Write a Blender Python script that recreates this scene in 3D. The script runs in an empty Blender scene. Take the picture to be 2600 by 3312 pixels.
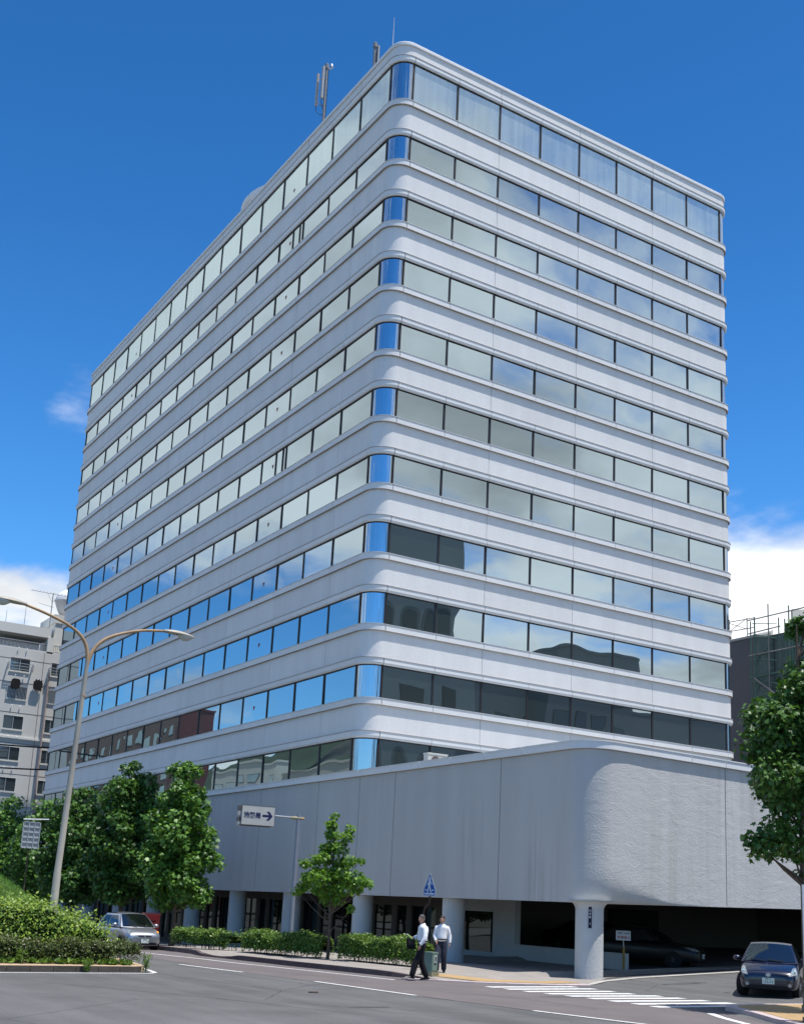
import bpy, bmesh, math, random
import numpy as np
from mathutils import Matrix, Vector
R_ = math.radians
random.seed(7); rng = np.random.default_rng(11)
SC = bpy.context.scene
COL = SC.collection

# ------------------------------------------------------------------ camera
cam_d = bpy.data.cameras.new('camera'); cam = bpy.data.objects.new('camera', cam_d); COL.objects.link(cam)
right = Vector((0.84414269, -0.53397121, 0.04793615)); up = Vector((-0.16220595, -0.16915488, 0.97215012)); fwd = Vector((0.51099154, 0.82840894, 0.22940417))
M = Matrix((( right.x, up.x, -fwd.x, -27.71), (right.y, up.y, -fwd.y, -46.68), (right.z, up.z, -fwd.z, 2.05), (0, 0, 0, 1)))
cam.matrix_world = M
cam_d.sensor_fit = 'VERTICAL'; cam_d.sensor_height = 36.0; cam_d.lens = 3837.5 / 3312 * 36.0
cam_d.shift_x = -5.8 / 3312; cam_d.shift_y = 374.1 / 3312
cam_d.clip_start = 0.3; cam_d.clip_end = 3000
SC.camera = cam

# ------------------------------------------------------------------ sky and sun
SUN_EL, SUN_AZ = R_(74), R_(147)          # azimuth measured from +y towards +x
sdir = Vector((math.sin(SUN_AZ) * math.cos(SUN_EL), math.cos(SUN_AZ) * math.cos(SUN_EL), math.sin(SUN_EL)))
W = bpy.data.worlds.new('World'); SC.world = W; W.use_nodes = True
nt = W.node_tree; N = nt.nodes; L = nt.links; N.clear()
def nd(t, **k):
    n = N.new(t)
    for a, b in k.items(): setattr(n, a, b)
    return n
def wmath(op, a, b=None, c=None, clamp=False):
    n = nd('ShaderNodeMath', operation=op); n.use_clamp = clamp
    for i, v in enumerate((a, b, c)):
        if v is None: continue
        if isinstance(v, (int, float)): n.inputs[i].default_value = v
        else: L.new(v, n.inputs[i])
    return n.outputs[0]
def sstep(v, a, b, lo=0.0, hi=1.0):
    n = nd('ShaderNodeMapRange', interpolation_type='SMOOTHSTEP')
    L.new(v, n.inputs[0]); n.inputs[1].default_value = a; n.inputs[2].default_value = b
    n.inputs[3].default_value = lo; n.inputs[4].default_value = hi
    return n.outputs[0]
out = nd('ShaderNodeOutputWorld'); bg = nd('ShaderNodeBackground'); bg.inputs[1].default_value = 0.10
sky = nd('ShaderNodeTexSky', sky_type='NISHITA'); sky.sun_disc = False; sky.sun_elevation = SUN_EL; sky.sun_rotation = SUN_AZ
sky.air_density = 1.0; sky.dust_density = 0.3; sky.ozone_density = 2.5; sky.altitude = 0
hsv = nd('ShaderNodeHueSaturation'); hsv.inputs['Saturation'].default_value = 1.34; hsv.inputs['Value'].default_value = 1.08
L.new(sky.outputs[0], hsv.inputs['Color'])
tint = nd('ShaderNodeMix', data_type='RGBA', blend_type='MULTIPLY'); tint.inputs[0].default_value = 1.0
L.new(hsv.outputs[0], tint.inputs[6]); tint.inputs[7].default_value = (0.66, 0.87, 1.0, 1)
hz = nd('ShaderNodeMix', data_type='RGBA', blend_type='MULTIPLY'); hz.inputs[0].default_value = 1.0
tc = nd('ShaderNodeTexCoord'); sep = nd('ShaderNodeSeparateXYZ'); L.new(tc.outputs['Generated'], sep.inputs[0])
zc = wmath('MAXIMUM', sep.outputs[2], 0.0); den = wmath('ADD', zc, 0.22)
cx = wmath('DIVIDE', sep.outputs[0], den); cy = wmath('DIVIDE', sep.outputs[1], den)
cmb = nd('ShaderNodeCombineXYZ'); L.new(cx, cmb.inputs[0]); L.new(cy, cmb.inputs[1]); cmb.inputs[2].default_value = 3.7
nz = nd('ShaderNodeTexNoise'); nz.inputs['Scale'].default_value = 1.25; nz.inputs['Detail'].default_value = 9; nz.inputs['Roughness'].default_value = 0.55; nz.inputs['Distortion'].default_value = 0.25
L.new(cmb.outputs[0], nz.inputs['Vector'])
nz2 = nd('ShaderNodeTexNoise'); nz2.inputs['Scale'].default_value = 2.3; nz2.inputs['Detail'].default_value = 6
L.new(cmb.outputs[0], nz2.inputs['Vector'])
hlen = wmath('SQRT', wmath('SUBTRACT', 1.0001, wmath('MULTIPLY', sep.outputs[2], sep.outputs[2])))
dotf = wmath('DIVIDE', wmath('ADD', wmath('MULTIPLY', sep.outputs[0], 0.525), wmath('MULTIPLY', sep.outputs[1], 0.851)), hlen)
low = sstep(sep.outputs[2], 0.42, 0.19, -0.38, 0.24)
back = sstep(dotf, 0.90, 0.72, -0.36, 0.25)
dotb = wmath('ADD', wmath('MULTIPLY', sep.outputs[0], -0.80), wmath('MULTIPLY', sep.outputs[1], -0.60))
hole = sstep(wmath('DIVIDE', dotb, hlen), 0.30, 0.55, 0.0, 0.34)
def gap(v, a, b, amt):
    d = wmath('ADD', wmath('ADD', wmath('MULTIPLY', sep.outputs[0], v[0]), wmath('MULTIPLY', sep.outputs[1], v[1])), wmath('MULTIPLY', sep.outputs[2], v[2])); return sstep(d, a, b, 0.0, amt)
g1_ = wmath('MULTIPLY', gap((-.30, .93, .20), .93, .985, .13), sstep(sep.outputs[2], .30, .22))
hole = wmath('ADD', hole, wmath('ADD', g1_, gap((.43, -.73, .50), .982, .996, .24)))
hole = wmath('SUBTRACT', hole, wmath('ADD', gap((.725, .615, .29), .975, .997, .50), wmath('ADD', gap((.243, .895, .37), .9950, .9985, .50), gap((.20, .945, .20), .985, .998, .10))))
nzc = wmath('MULTIPLY_ADD', nz.outputs[0], 1.75, -0.375)
cov = wmath('SUBTRACT', wmath('ADD', wmath('ADD', nzc, wmath('MAXIMUM', low, back)), -0.12), hole)
mask = sstep(cov, 0.42, 0.66)
bright = wmath('ADD', sstep(nz2.outputs[0], 0.30, 0.66, 3.7, 8.2), sstep(dotf, 0.86, 0.93, 0.0, 2.4))
ccol = nd('ShaderNodeMix', data_type='RGBA', blend_type='MULTIPLY'); ccol.inputs[0].default_value = 1.0
ccol.inputs[6].default_value = (0.955, 0.98, 1.0, 1); L.new(bright, ccol.inputs[7])
L.new(tint.outputs[2], hz.inputs[6]); L.new(sstep(sep.outputs[2], 0.70, 0.18, 0.97, 1.38), hz.inputs[7])
mixc = nd('ShaderNodeMix', data_type='RGBA'); L.new(mask, mixc.inputs[0]); L.new(hz.outputs[2], mixc.inputs[6]); L.new(ccol.outputs[2], mixc.inputs[7])
L.new(mixc.outputs[2], bg.inputs[0]); L.new(bg.outputs[0], out.inputs[0])
sl = bpy.data.lights.new('sun', 'SUN'); so = bpy.data.objects.new('sun', sl); COL.objects.link(so)
sl.energy = 4.4; sl.angle = R_(0.53); sl.color = (1.0, 0.965, 0.91)
so.rotation_euler = sdir.to_track_quat('Z', 'Y').to_euler()
SC.view_settings.view_transform = 'Standard'; SC.view_settings.look = 'None'; SC.view_settings.gamma = 1; SC.view_settings.exposure = 0.45
SC.view_settings.use_curve_mapping = False
SC.cycles.max_bounces = 8; SC.cycles.diffuse_bounces = 3; SC.cycles.glossy_bounces = 4; SC.cycles.transparent_max_bounces = 6

# ------------------------------------------------------------------ helpers
def tag(o, label=None, cat=None, group=None, kind=None):
    if label: o['label'] = label
    if cat: o['category'] = cat
    if group: o['group'] = group
    if kind: o['kind'] = kind
    return o
def empty(name, loc=(0, 0, 0), rz=0, label=None, cat=None, group=None):
    o = bpy.data.objects.new(name, None); COL.objects.link(o); o.location = loc; o.rotation_euler = (0, 0, rz); o.empty_display_size = 0.3
    return tag(o, label, cat, group)
MATS = {}
def mat(name, col, rough=0.7, metal=0.0, var=0.0, vscale=1.0, bump=0.0, bscale=10.0, stretch=(1, 1, 1), spec=0.3, coat=0.0, emit=None, col2=None, obj_var=0.0, detail=5):
    if name in MATS: return MATS[name]
    m = bpy.data.materials.new(name); m.use_nodes = True; MATS[name] = m
    t = m.node_tree; n = t.nodes; l = t.links; b = n['Principled BSDF']
    b.inputs['Base Color'].default_value = (*col, 1); b.inputs['Roughness'].default_value = rough; b.inputs['Metallic'].default_value = metal
    b.inputs['Specular IOR Level'].default_value = spec; b.inputs['Coat Weight'].default_value = coat; b.inputs['Coat Roughness'].default_value = 0.04
    if emit: b.inputs['Emission Color'].default_value = (*emit[0], 1); b.inputs['Emission Strength'].default_value = emit[1]
    g = n.new('ShaderNodeNewGeometry'); mp = n.new('ShaderNodeMapping'); mp.inputs['Scale'].default_value = stretch
    l.new(g.outputs['Position'], mp.inputs[0])
    last = None
    if var > 0 or col2:
        z = n.new('ShaderNodeTexNoise'); z.inputs['Scale'].default_value = vscale; z.inputs['Detail'].default_value = detail; z.inputs['Roughness'].default_value = 0.6
        l.new(mp.outputs[0], z.inputs['Vector'])
        r = n.new('ShaderNodeMapRange'); r.inputs[1].default_value = 0.3; r.inputs[2].default_value = 0.7; l.new(z.outputs[0], r.inputs[0])
        mx = n.new('ShaderNodeMix'); mx.data_type = 'RGBA'; l.new(r.outputs[0], mx.inputs[0])
        c2 = col2 if col2 else tuple(min(1, c * (1 + var)) for c in col)
        mx.inputs[6].default_value = (*[c * (1 - var) for c in col], 1); mx.inputs[7].default_value = (*c2, 1)
        l.new(mx.outputs[2], b.inputs['Base Color']); last = mx.outputs[2]
    if obj_var:
        oi = n.new('ShaderNodeObjectInfo'); mr = n.new('ShaderNodeMapRange'); l.new(oi.outputs['Random'], mr.inputs[0]); mr.inputs[3].default_value = 1 - obj_var; mr.inputs[4].default_value = 1 + obj_var
        mm = n.new('ShaderNodeMix'); mm.data_type = 'RGBA'; mm.blend_type = 'MULTIPLY'; mm.inputs[0].default_value = 1
        if last: l.new(last, mm.inputs[6])
        else: mm.inputs[6].default_value = (*col, 1)
        l.new(mr.outputs[0], mm.inputs[7]); l.new(mm.outputs[2], b.inputs['Base Color'])
    if bump:
        z = n.new('ShaderNodeTexNoise'); z.inputs['Scale'].default_value = bscale; z.inputs['Detail'].default_value = 6; l.new(g.outputs['Position'], z.inputs['Vector'])
        bp = n.new('ShaderNodeBump'); bp.inputs['Strength'].default_value = bump; bp.inputs['Distance'].default_value = 0.05; l.new(z.outputs[0], bp.inputs['Height']); l.new(bp.outputs[0], b.inputs['Normal'])
    return m
class MB:
    def __init__(s): s.v = []; s.f = []
    def add(s, vs, fs):
        k = len(s.v); s.v += [tuple(p) for p in vs]; s.f += [tuple(i + k for i in f) for f in fs]; return s
    def box(s, x0, y0, z0, x1, y1, z1):
        return s.add([(x0, y0, z0), (x1, y0, z0), (x1, y1, z0), (x0, y1, z0), (x0, y0, z1), (x1, y0, z1), (x1, y1, z1), (x0, y1, z1)],
                     [(0, 3, 2, 1), (4, 5, 6, 7), (0, 1, 5, 4), (1, 2, 6, 5), (2, 3, 7, 6), (3, 0, 4, 7)])
    def cbox(s, c, sz): 
        return s.box(c[0] - sz[0] / 2, c[1] - sz[1] / 2, c[2] - sz[2] / 2, c[0] + sz[0] / 2, c[1] + sz[1] / 2, c[2] + sz[2] / 2)
    def tube(s, pts, rad, n=8, caps=True, flat=1.0):
        pts = [Vector(p) for p in pts]; rad = rad if isinstance(rad, (list, tuple)) else [rad] * len(pts); k = len(s.v); ref = None
        for i, p in enumerate(pts):
            d = (pts[min(i + 1, len(pts) - 1)] - pts[max(i - 1, 0)]).normalized()
            if ref is None: ref = Vector((1, 0, 0)) if abs(d.x) < 0.9 else Vector((0, 1, 0))
            a = (ref - d * ref.dot(d)).normalized(); b = d.cross(a); ref = a
            for j in range(n):
                t = 2 * math.pi * j / n; q = p + a * math.cos(t) * rad[i] + b * math.sin(t) * rad[i] * flat; s.v.append(tuple(q))
        for i in range(len(pts) - 1):
            for j in range(n): s.f.append((k + i * n + j, k + i * n + (j + 1) % n, k + (i + 1) * n + (j + 1) % n, k + (i + 1) * n + j))
        if caps: s.f.append(tuple(k + j for j in range(n))[::-1]); s.f.append(tuple(k + (len(pts) - 1) * n + j for j in range(n)))
        return s
    def grid(s, rows, close=False):
        k = len(s.v); m = len(rows[0])
        for r in rows: s.v += [tuple(p) for p in r]
        for i in range(len(rows) - 1):
            for j in range(m if close else m - 1): s.f.append((k + i * m + j, k + i * m + (j + 1) % m, k + (i + 1) * m + (j + 1) % m, k + (i + 1) * m + j))
        return s
    def lathe(s, prof, c=(0, 0, 0), n=24, caps=True):
        rows = [[(c[0] + r * math.cos(2 * math.pi * j / n), c[1] + r * math.sin(2 * math.pi * j / n), c[2] + z) for j in range(n)] for r, z in prof]
        k = len(s.v); s.grid(rows, True)
        if caps: s.f.append(tuple(k + j for j in range(n))[::-1]); s.f.append(tuple(k + (len(prof) - 1) * n + j for j in range(n)))
        return s
    def prism(s, poly, axis, a, b):     # poly 2D extruded along axis
        def P(u, v, w): return {0: (w, u, v), 1: (u, w, v), 2: (u, v, w)}[axis]
        n = len(poly); return s.add([P(*p, a) for p in poly] + [P(*p, b) for p in poly], [tuple(range(n))[::-1], tuple(range(n, 2 * n))] + [(i, (i + 1) % n, n + (i + 1) % n, n + i) for i in range(n)])
    def xf(s, m): s.v = [tuple(m @ Vector(p)) for p in s.v]; return s
    def mesh(s, name, m=None, smooth=False, fix=True, angle=40):
        me = bpy.data.meshes.new(name); me.from_pydata(s.v, [], s.f)
        if m: me.materials.append(m)
        if fix:
            bm = bmesh.new(); bm.from_mesh(me); bmesh.ops.recalc_face_normals(bm, faces=bm.faces); bm.to_mesh(me); bm.free()
        if smooth: me.shade_smooth(); me.set_sharp_from_angle(angle=R_(angle))
        me.update(); return me
    def build(s, name, m=None, parent=None, loc=(0, 0, 0), rz=0, smooth=False, fix=True, angle=None):
        return obj(name, s.mesh(name, m, smooth, fix, angle or getattr(s, 'ang', 40)), parent, loc, rz)
def obj(name, me, parent=None, loc=(0, 0, 0), rz=0):
    o = bpy.data.objects.new(name, me); COL.objects.link(o); o.location = loc; o.rotation_euler = (0, 0, rz)
    if parent: o.parent = parent
    return o
def struct(o): o['kind'] = 'structure'; return o
def kids(o): return [c for c in bpy.data.objects if c.parent == o]
def copy_tree(o, parent=None):
    c = o.copy(); COL.objects.link(c)
    if parent: c.parent = parent
    for ch in kids(o): copy_tree(ch, c)
    return c
def text_mesh(body, size, m, extrude=0.004, bold=0.0, align='CENTER', space=1.0):
    cu = bpy.data.curves.new('lettering', 'FONT'); cu.body = body; cu.size = size; cu.extrude = extrude; cu.offset = bold; cu.align_x = align; cu.align_y = 'CENTER'; cu.space_line = space
    o = bpy.data.objects.new('tmp_text', cu); COL.objects.link(o)
    dg = bpy.context.evaluated_depsgraph_get(); me = bpy.data.meshes.new_from_object(o.evaluated_get(dg)); bpy.data.objects.remove(o); me.name = 'lettering'
    me.materials.clear(); me.materials.append(m); return me
def place(o, origin, xdir, updir):      # local x -> xdir, local y -> updir, local z -> outward
    x = Vector(xdir).normalized(); y = Vector(updir).normalized(); z = x.cross(y)
    o.matrix_local = Matrix(((x.x, y.x, z.x, origin[0]), (x.y, y.y, z.y, origin[1]), (x.z, y.z, z.z, origin[2]), (0, 0, 0, 1))); return o
def lerp(a, b, t): return a + (b - a) * t
def sm(a, b, x): t = max(0, min(1, (x - a) / (b - a))); return t * t * (3 - 2 * t)
def interp(x, xs, ys): return float(np.interp(x, xs, ys))
def hgt(x, y=-10): return 0.045 * max(0.0, min(x, 16) + 1.0) - 0.028 * max(0.0, min(y, 40) + 4.0)     # climbs gently towards the car park, falls away along the avenue

# ------------------------------------------------------------------ materials
m_white = mat('white_painted_concrete', (0.73, 0.725, 0.72), 0.75, var=0.05, vscale=1.1, bump=0.13, bscale=11, stretch=(1, 1, 0.12), obj_var=0.03)
m_trim = mat('white_trim_tile', (0.74, 0.74, 0.74), 0.55, var=0.04, vscale=0.7, obj_var=0.035)
m_lip = mat('sealant_lip', (0.33, 0.29, 0.26), 0.7)
m_dark = mat('dark_interior', (0.02, 0.022, 0.025), 0.8)
m_joint = mat('dark_joint_backing', (0.16, 0.15, 0.15), 0.9)  # dark joint colour, seen through the panel gaps
m_frame = mat('dark_bronze_frame', (0.035, 0.032, 0.035), 0.45, metal=0.3)
m_alu = mat('aluminium', (0.55, 0.56, 0.57), 0.4, metal=0.7, var=0.05, vscale=4)
m_grey = mat('grey_paint', (0.32, 0.33, 0.34), 0.5, var=0.08, vscale=3)
m_black = mat('black_rubber', (0.012, 0.012, 0.013), 0.75)

def glass_mat(name, tintc, fac, base, cur=None, wob=0.012, wsc=0.35, wst=None):
    m = bpy.data.materials.new(name); m.use_nodes = True; t = m.node_tree; n = t.nodes; l = t.links
    n.remove(n['Principled BSDF']); o = n['Material Output']
    d = n.new('ShaderNodeBsdfDiffuse'); d.inputs[0].default_value = (*base, 1)
    g = n.new('ShaderNodeBsdfGlossy'); g.inputs['Color'].default_value = (*tintc, 1); g.inputs['Roughness'].default_value = 0.0
    geo = n.new('ShaderNodeNewGeometry')
    z = n.new('ShaderNodeTexNoise'); z.inputs['Scale'].default_value = wsc; z.inputs['Detail'].default_value = 1 if not wst else 4
    wm = n.new('ShaderNodeMapping'); wm.inputs['Scale'].default_value = wst or (1, 1, 1); l.new(geo.outputs['Position'], wm.inputs[0]); l.new(wm.outputs[0], z.inputs['Vector'])
    b = n.new('ShaderNodeBump'); b.inputs['Strength'].default_value = 1.0; b.inputs['Distance'].default_value = wob; l.new(z.outputs[0], b.inputs['Height']); l.new(b.outputs[0], g.inputs['Normal'])
    oi = n.new('ShaderNodeObjectInfo'); mr = n.new('ShaderNodeMapRange'); l.new(oi.outputs['Random'], mr.inputs[0]); mr.inputs[3].default_value = fac - 0.05; mr.inputs[4].default_value = fac + 0.05
    if cur:      # curtains behind the pane: soft vertical folds, a different set behind each pane
        mp = n.new('ShaderNodeMapping'); mp.inputs['Scale'].default_value = (1.6, 1.6, 0.03); l.new(geo.outputs['Position'], mp.inputs[0])
        z2 = n.new('ShaderNodeTexNoise'); z2.inputs['Scale'].default_value = 1.5; z2.inputs['Detail'].default_value = 4; l.new(mp.outputs[0], z2.inputs['Vector'])
        mr2 = n.new('ShaderNodeMapRange'); l.new(z2.outputs[0], mr2.inputs[0]); mr2.inputs[1].default_value = 0.3; mr2.inputs[2].default_value = 0.7
        mx = n.new('ShaderNodeMix'); mx.data_type = 'RGBA'; l.new(mr2.outputs[0], mx.inputs[0]); mx.inputs[6].default_value = (*[c * 0.6 for c in cur], 1); mx.inputs[7].default_value = (*cur, 1)
        l.new(mx.outputs[2], d.inputs[0])
    ms = n.new('ShaderNodeMixShader'); l.new(mr.outputs[0], ms.inputs[0]); l.new(d.outputs[0], ms.inputs[1]); l.new(g.outputs[0], ms.inputs[2]); l.new(ms.outputs[0], o.inputs[0]); return m
g_office = glass_mat('reflective_office_glass', (0.50, 0.605, 0.655), 0.85, (0.13, 0.18, 0.17))
g_curtain = glass_mat('office_glass_with_curtain', (0.58, 0.70, 0.72), 0.70, (0.3, 0.3, 0.3), cur=(0.70, 0.78, 0.72))
g_shop = glass_mat('dark_shop_glass', (0.40, 0.45, 0.45), 0.22, (0.012, 0.014, 0.014))
g_far = glass_mat('far_window_glass', (0.5, 0.58, 0.62), 0.45, (0.05, 0.07, 0.075))
g_corner = glass_mat('bent_corner_glass', (0.62, 0.72, 0.78), 0.82, (0.03, 0.06, 0.09), wob=0.05, wsc=1.0, wst=(7, 7, .06))

# ------------------------------------------------------------------ ground
def grid_obj(name, xs, ys, hf, m):
    b = MB(); b.grid([[(x, y, hf(x, y)) for x in xs] for y in ys]); return struct(b.build(name, m, fix=False, smooth=False))
m_asph = mat('asphalt', (0.112, 0.112, 0.113), 0.85, var=0.16, vscale=0.5, bump=0.5, bscale=45)
_t = m_asph.node_tree; _n = _t.nodes; _l = _t.links; _b = _n['Principled BSDF']
_geo = _n.new('ShaderNodeNewGeometry'); _z = _n.new('ShaderNodeTexNoise'); _z.inputs['Scale'].default_value = 22; _z.inputs['Detail'].default_value = 8; _z.inputs['Roughness'].default_value = 0.8; _l.new(_geo.outputs['Position'], _z.inputs['Vector'])
_mr = _n.new('ShaderNodeMapRange'); _mr.inputs[1].default_value = 0.3; _mr.inputs[2].default_value = 0.7; _mr.inputs[3].default_value = 0.72; _mr.inputs[4].default_value = 1.25; _l.new(_z.outputs[0], _mr.inputs[0])
_v = _n.new('ShaderNodeTexVoronoi'); _v.feature = 'DISTANCE_TO_EDGE'; _v.inputs['Scale'].default_value = 0.16; _l.new(_geo.outputs['Position'], _v.inputs['Vector'])
_zz = _n.new('ShaderNodeTexNoise'); _zz.inputs['Scale'].default_value = 1.4; _zz.inputs['Detail'].default_value = 6
_l.new(_geo.outputs['Position'], _zz.inputs['Vector']); _vm = _n.new('ShaderNodeMix'); _vm.data_type = 'VECTOR'; _vm.inputs[0].default_value = 0.12; _l.new(_geo.outputs['Position'], _vm.inputs[4]); _l.new(_zz.outputs['Color'], _vm.inputs[5]); _l.new(_vm.outputs[1], _v.inputs['Vector'])
_tm = _n.new('ShaderNodeMapping'); _tm.inputs['Rotation'].default_value = (0, 0, .12); _tm.inputs['Scale'].default_value = (1.1, .07, 1); _l.new(_geo.outputs['Position'], _tm.inputs[0])
_tz = _n.new('ShaderNodeTexNoise'); _tz.inputs['Scale'].default_value = 1.0; _tz.inputs['Detail'].default_value = 5; _l.new(_tm.outputs[0], _tz.inputs['Vector'])
_tr = _n.new('ShaderNodeMapRange'); _tr.inputs[1].default_value = .35; _tr.inputs[2].default_value = .65; _tr.inputs[3].default_value = .84; _tr.inputs[4].default_value = 1.10; _l.new(_tz.outputs[0], _tr.inputs[0])
_tq = _n.new('ShaderNodeMath'); _tq.operation = 'MULTIPLY'; _l.new(_mr.outputs[0], _tq.inputs[0]); _l.new(_tr.outputs[0], _tq.inputs[1])
_cr = _n.new('ShaderNodeMapRange'); _cr.inputs[1].default_value = 0.0; _cr.inputs[2].default_value = 0.004; _cr.inputs[3].default_value = 0.45; _cr.inputs[4].default_value = 1.0; _l.new(_v.outputs['Distance'], _cr.inputs[0])
_m1 = _n.new('ShaderNodeMath'); _m1.operation = 'MULTIPLY'; _l.new(_tq.outputs[0], _m1.inputs[0]); _l.new(_cr.outputs[0], _m1.inputs[1])
_mx = _n.new('ShaderNodeMix'); _mx.data_type = 'RGBA'; _mx.blend_type = 'MULTIPLY'; _mx.inputs[0].default_value = 1
_l.new(_b.inputs['Base Color'].links[0].from_socket, _mx.inputs[6]); _l.new(_m1.outputs[0], _mx.inputs[7]); _l.new(_mx.outputs[2], _b.inputs['Base Color'])
m_gnd = mat('far_ground', (0.16, 0.155, 0.15), 0.9, var=0.1, vscale=0.05)
struct(MB().grid([[(-900, -900, -1.6), (900, -900, -1.6)], [(-900, 1200, -1.6), (900, 1200, -1.6)]]).build('ground', m_gnd))
grid_obj('road', [-70, -30, -1, 3, 7, 11, 16, 60], [-90, -40, -20, -4, 0, 5, 12, 20, 30, 40, 90], hgt, m_asph)
m_lane = mat('reddish_lane_asphalt', (0.135, 0.118, 0.118), 0.85, var=0.10, vscale=0.7, bump=0.5, bscale=45)
b = MB()      # the lane beside the kerb is laid in a slightly redder asphalt
lx = [(-12.6, 60, -8.6), (-12.6, 40, -8.6), (-12.75, 12, -8.7), (-12.75, 0, -9.0), (-12.7, -4, -9.2), (-12.6, -12.5, -8.2), (-12.0, -17, -6.5), (-11.45, -21.6, -3.4), (-10.75, -25.4, -5.2), (-10.0, -29, -7.2), (-8.6, -36, -6)]
b.grid([[(a, y, 0.004 + hgt(-9, y)), (c, y, 0.004 + hgt(-9, y))] for a, y, c in lx]); struct(b.build('road_lane', m_lane))
m_line = mat('white_road_paint', (0.76, 0.77, 0.77), 0.7, var=0.03, col2=(.50, .50, .49), vscale=7, bump=0.3, bscale=60)
def strip(pts, w, z=0.009):
    b = MB(); rows = []
    for i, p in enumerate(pts):
        a = Vector(pts[max(i - 1, 0)]); c = Vector(pts[min(i + 1, len(pts) - 1)]); d = (c - a).normalized(); nn = Vector((-d.y, d.x)); q = Vector(p)
        rows.append([(q.x + nn.x * w / 2, q.y + nn.y * w / 2, z + hgt(q.x, q.y)), (q.x - nn.x * w / 2, q.y - nn.y * w / 2, z + hgt(q.x, q.y))])
    return b.grid(rows)
def marking(b, label, cat='road marking', group=None, name='road_line'): return tag(b.build(name, m_line), label, cat, group)
marking(strip([(-9.9, 60), (-9.9, 40), (-10.9, 12), (-11.7, 0), (-11.78, -4), (-10.9, -7.3), (-10.65, -9.0), (-9.53, -13.16), (-8.74, -16.4), (-7.6, -18.0), (-5.2, -20.2)][:9], 0.13), 'long white edge line running along the brown kerb below the hedges', group='painted road lines')
for (a, c), lb in zip([((-13.07, -10.7), (-12.45, -14.02)), ((-11.87, -17.35), (-11.40, -21.64)), ((-10.78, -25.38), (-10.09, -28.6))],
                      ['white lane dash nearest the end of the planted island', 'white lane dash in the road below the walking men', 'white lane dash at the bottom edge beside the zebra crossing']):
    marking(strip([a, c], 0.14), lb, group='painted road lines', name='lane_dash')
marking(strip([(-30, -16.7), (-19.74, -15.55), (-15.7, -15.1), (-15.42, -14.8), (-15.3, -14.3), (-15.0, -12.4)], 0.13), 'white line hooking round the nose of the planted island', group='painted road lines')
marking(strip([(-6.23, -26.19), (-6.75, -27.0), (-7.06, -27.58), (-7.9, -29.3), (-8.4, -33)], 0.2), 'white line curving past the small paved corner at bottom right', group='painted road lines')
ST = [((-7.15, -18.78), (-3.69, -18.42)), ((-7.07, -19.5), (-3.56, -19.13)), ((-6.99, -20.25), (-3.66, -20.03)), ((-6.82, -20.95), (-3.62, -20.79)), ((-6.68, -21.65), (-3.24, -21.47)), ((-6.54, -22.35), (-3.07, -22.16)), ((-6.48, -23.09), (-2.9, -22.89)), ((-6.4, -23.85), (-2.71, -23.60)), ((-6.47, -24.6), (-2.41, -24.35))]
ords = ['farthest from the camera', 'second from the far end', 'third from the far end', 'fourth from the far end', 'in the middle of the nine', 'fourth from the near end', 'third from the near end', 'second from the near end', 'nearest the small paved corner']
for (a, c), o_ in zip(ST, ords): marking(strip([a, c], 0.36), 'white zebra crossing stripe, the one ' + o_, 'crossing stripe', 'stripes of the zebra crossing', 'crossing_stripe')

# pavement in front of the building
KB = [(60, -8.5), (12, -8.5), (1.5, -8.7), (-5.0, -10.1), (-5.3, -10.1), (-7.1, -9.72), (-10.74, -9.09), (-15.3, -7.95), (-16.2, -7.4)]
def kx(y): return interp(-y, [-p[0] for p in KB], [p[1] for p in KB])
def ph(x, y):
    return 0.14 * (1 - .7 * sm(-7.6, -6.7, y) * sm(-4.7, -5.5, y) * sm(-8.0, -8.8, x)) * (sm(-16.8, -14.5, y)) * (1 - sm(-3.0, -1.0, x)) + 0.012 + hgt(x, y)
m_pave = mat('pavement', (0.27, 0.245, 0.225), 0.85, var=0.12, vscale=1.2, bump=0.35, bscale=30)
m_ochre = mat('ochre_tactile_paving', (0.38, 0.26, 0.13), 0.85, var=0.12, vscale=3, bump=0.5, bscale=40)
ys = [60, 40, 30, 20, 12, 5, 0, -3, -4, -5, -6, -7.2, -9, -11, -13, -14.5, -15.3, -16, -16.6, -17.2, -17.75]
def xl(y): return kx(y) if y > -16 else interp(-y, [16, 16.6, 17.2, 17.75], [-7.75, -7.1, -6.1, -3.6])
def xr(y): return 3.6 if y > -6.2 else 23.0 if y > -13.2 else interp(-y, [13.2, 14.5, 15.3, 16, 16.6, 17.2, 17.75], [6.0, 2.6, 0.3, -0.6, -1.4, -2.3, -3.1])
rows = []
for y in ys:
    a, c = xl(y) + 0.17, xr(y); rows.append([(lerp(a, c, t), y, ph(lerp(a, c, t), y)) for t in (0, .1, .2, .3, .4, .5, .62, .75, .87, 1)])
pave = struct(MB().grid(rows).build('pavement', m_pave, fix=False))
b = MB(); b.grid([[(-7.0, -15.6, ph(-7, -15.6) + .006), (-6.3, -15.2, ph(-6.3, -15.2) + .006)], [(-5.9, -16.8, ph(-6, -16.8) + .008), (-5.0, -16.2, ph(-5, -16.2) + .008)], [(-3.9, -17.3, ph(-4, -17.3) + .01), (-3.6, -16.5, ph(-3.6, -16.5) + .010)], [(-2.2, -16.9, ph(-2, -16.9) + .01), (-2.4, -16.3, ph(-2.4, -16.3) + .01)]])
b.build('ochre_strip', m_ochre, pave)
m_kerb = mat('dark_granite_kerb', (0.10, 0.072, 0.075), 0.8, var=0.2, vscale=2.5, bump=0.4, bscale=20, obj_var=0.12)
m_kerbp = mat('pale_pink_kerb', (0.46, 0.38, 0.38), 0.75, var=0.08, vscale=3, obj_var=0.06)
y = 30.0; kc = 0
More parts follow.
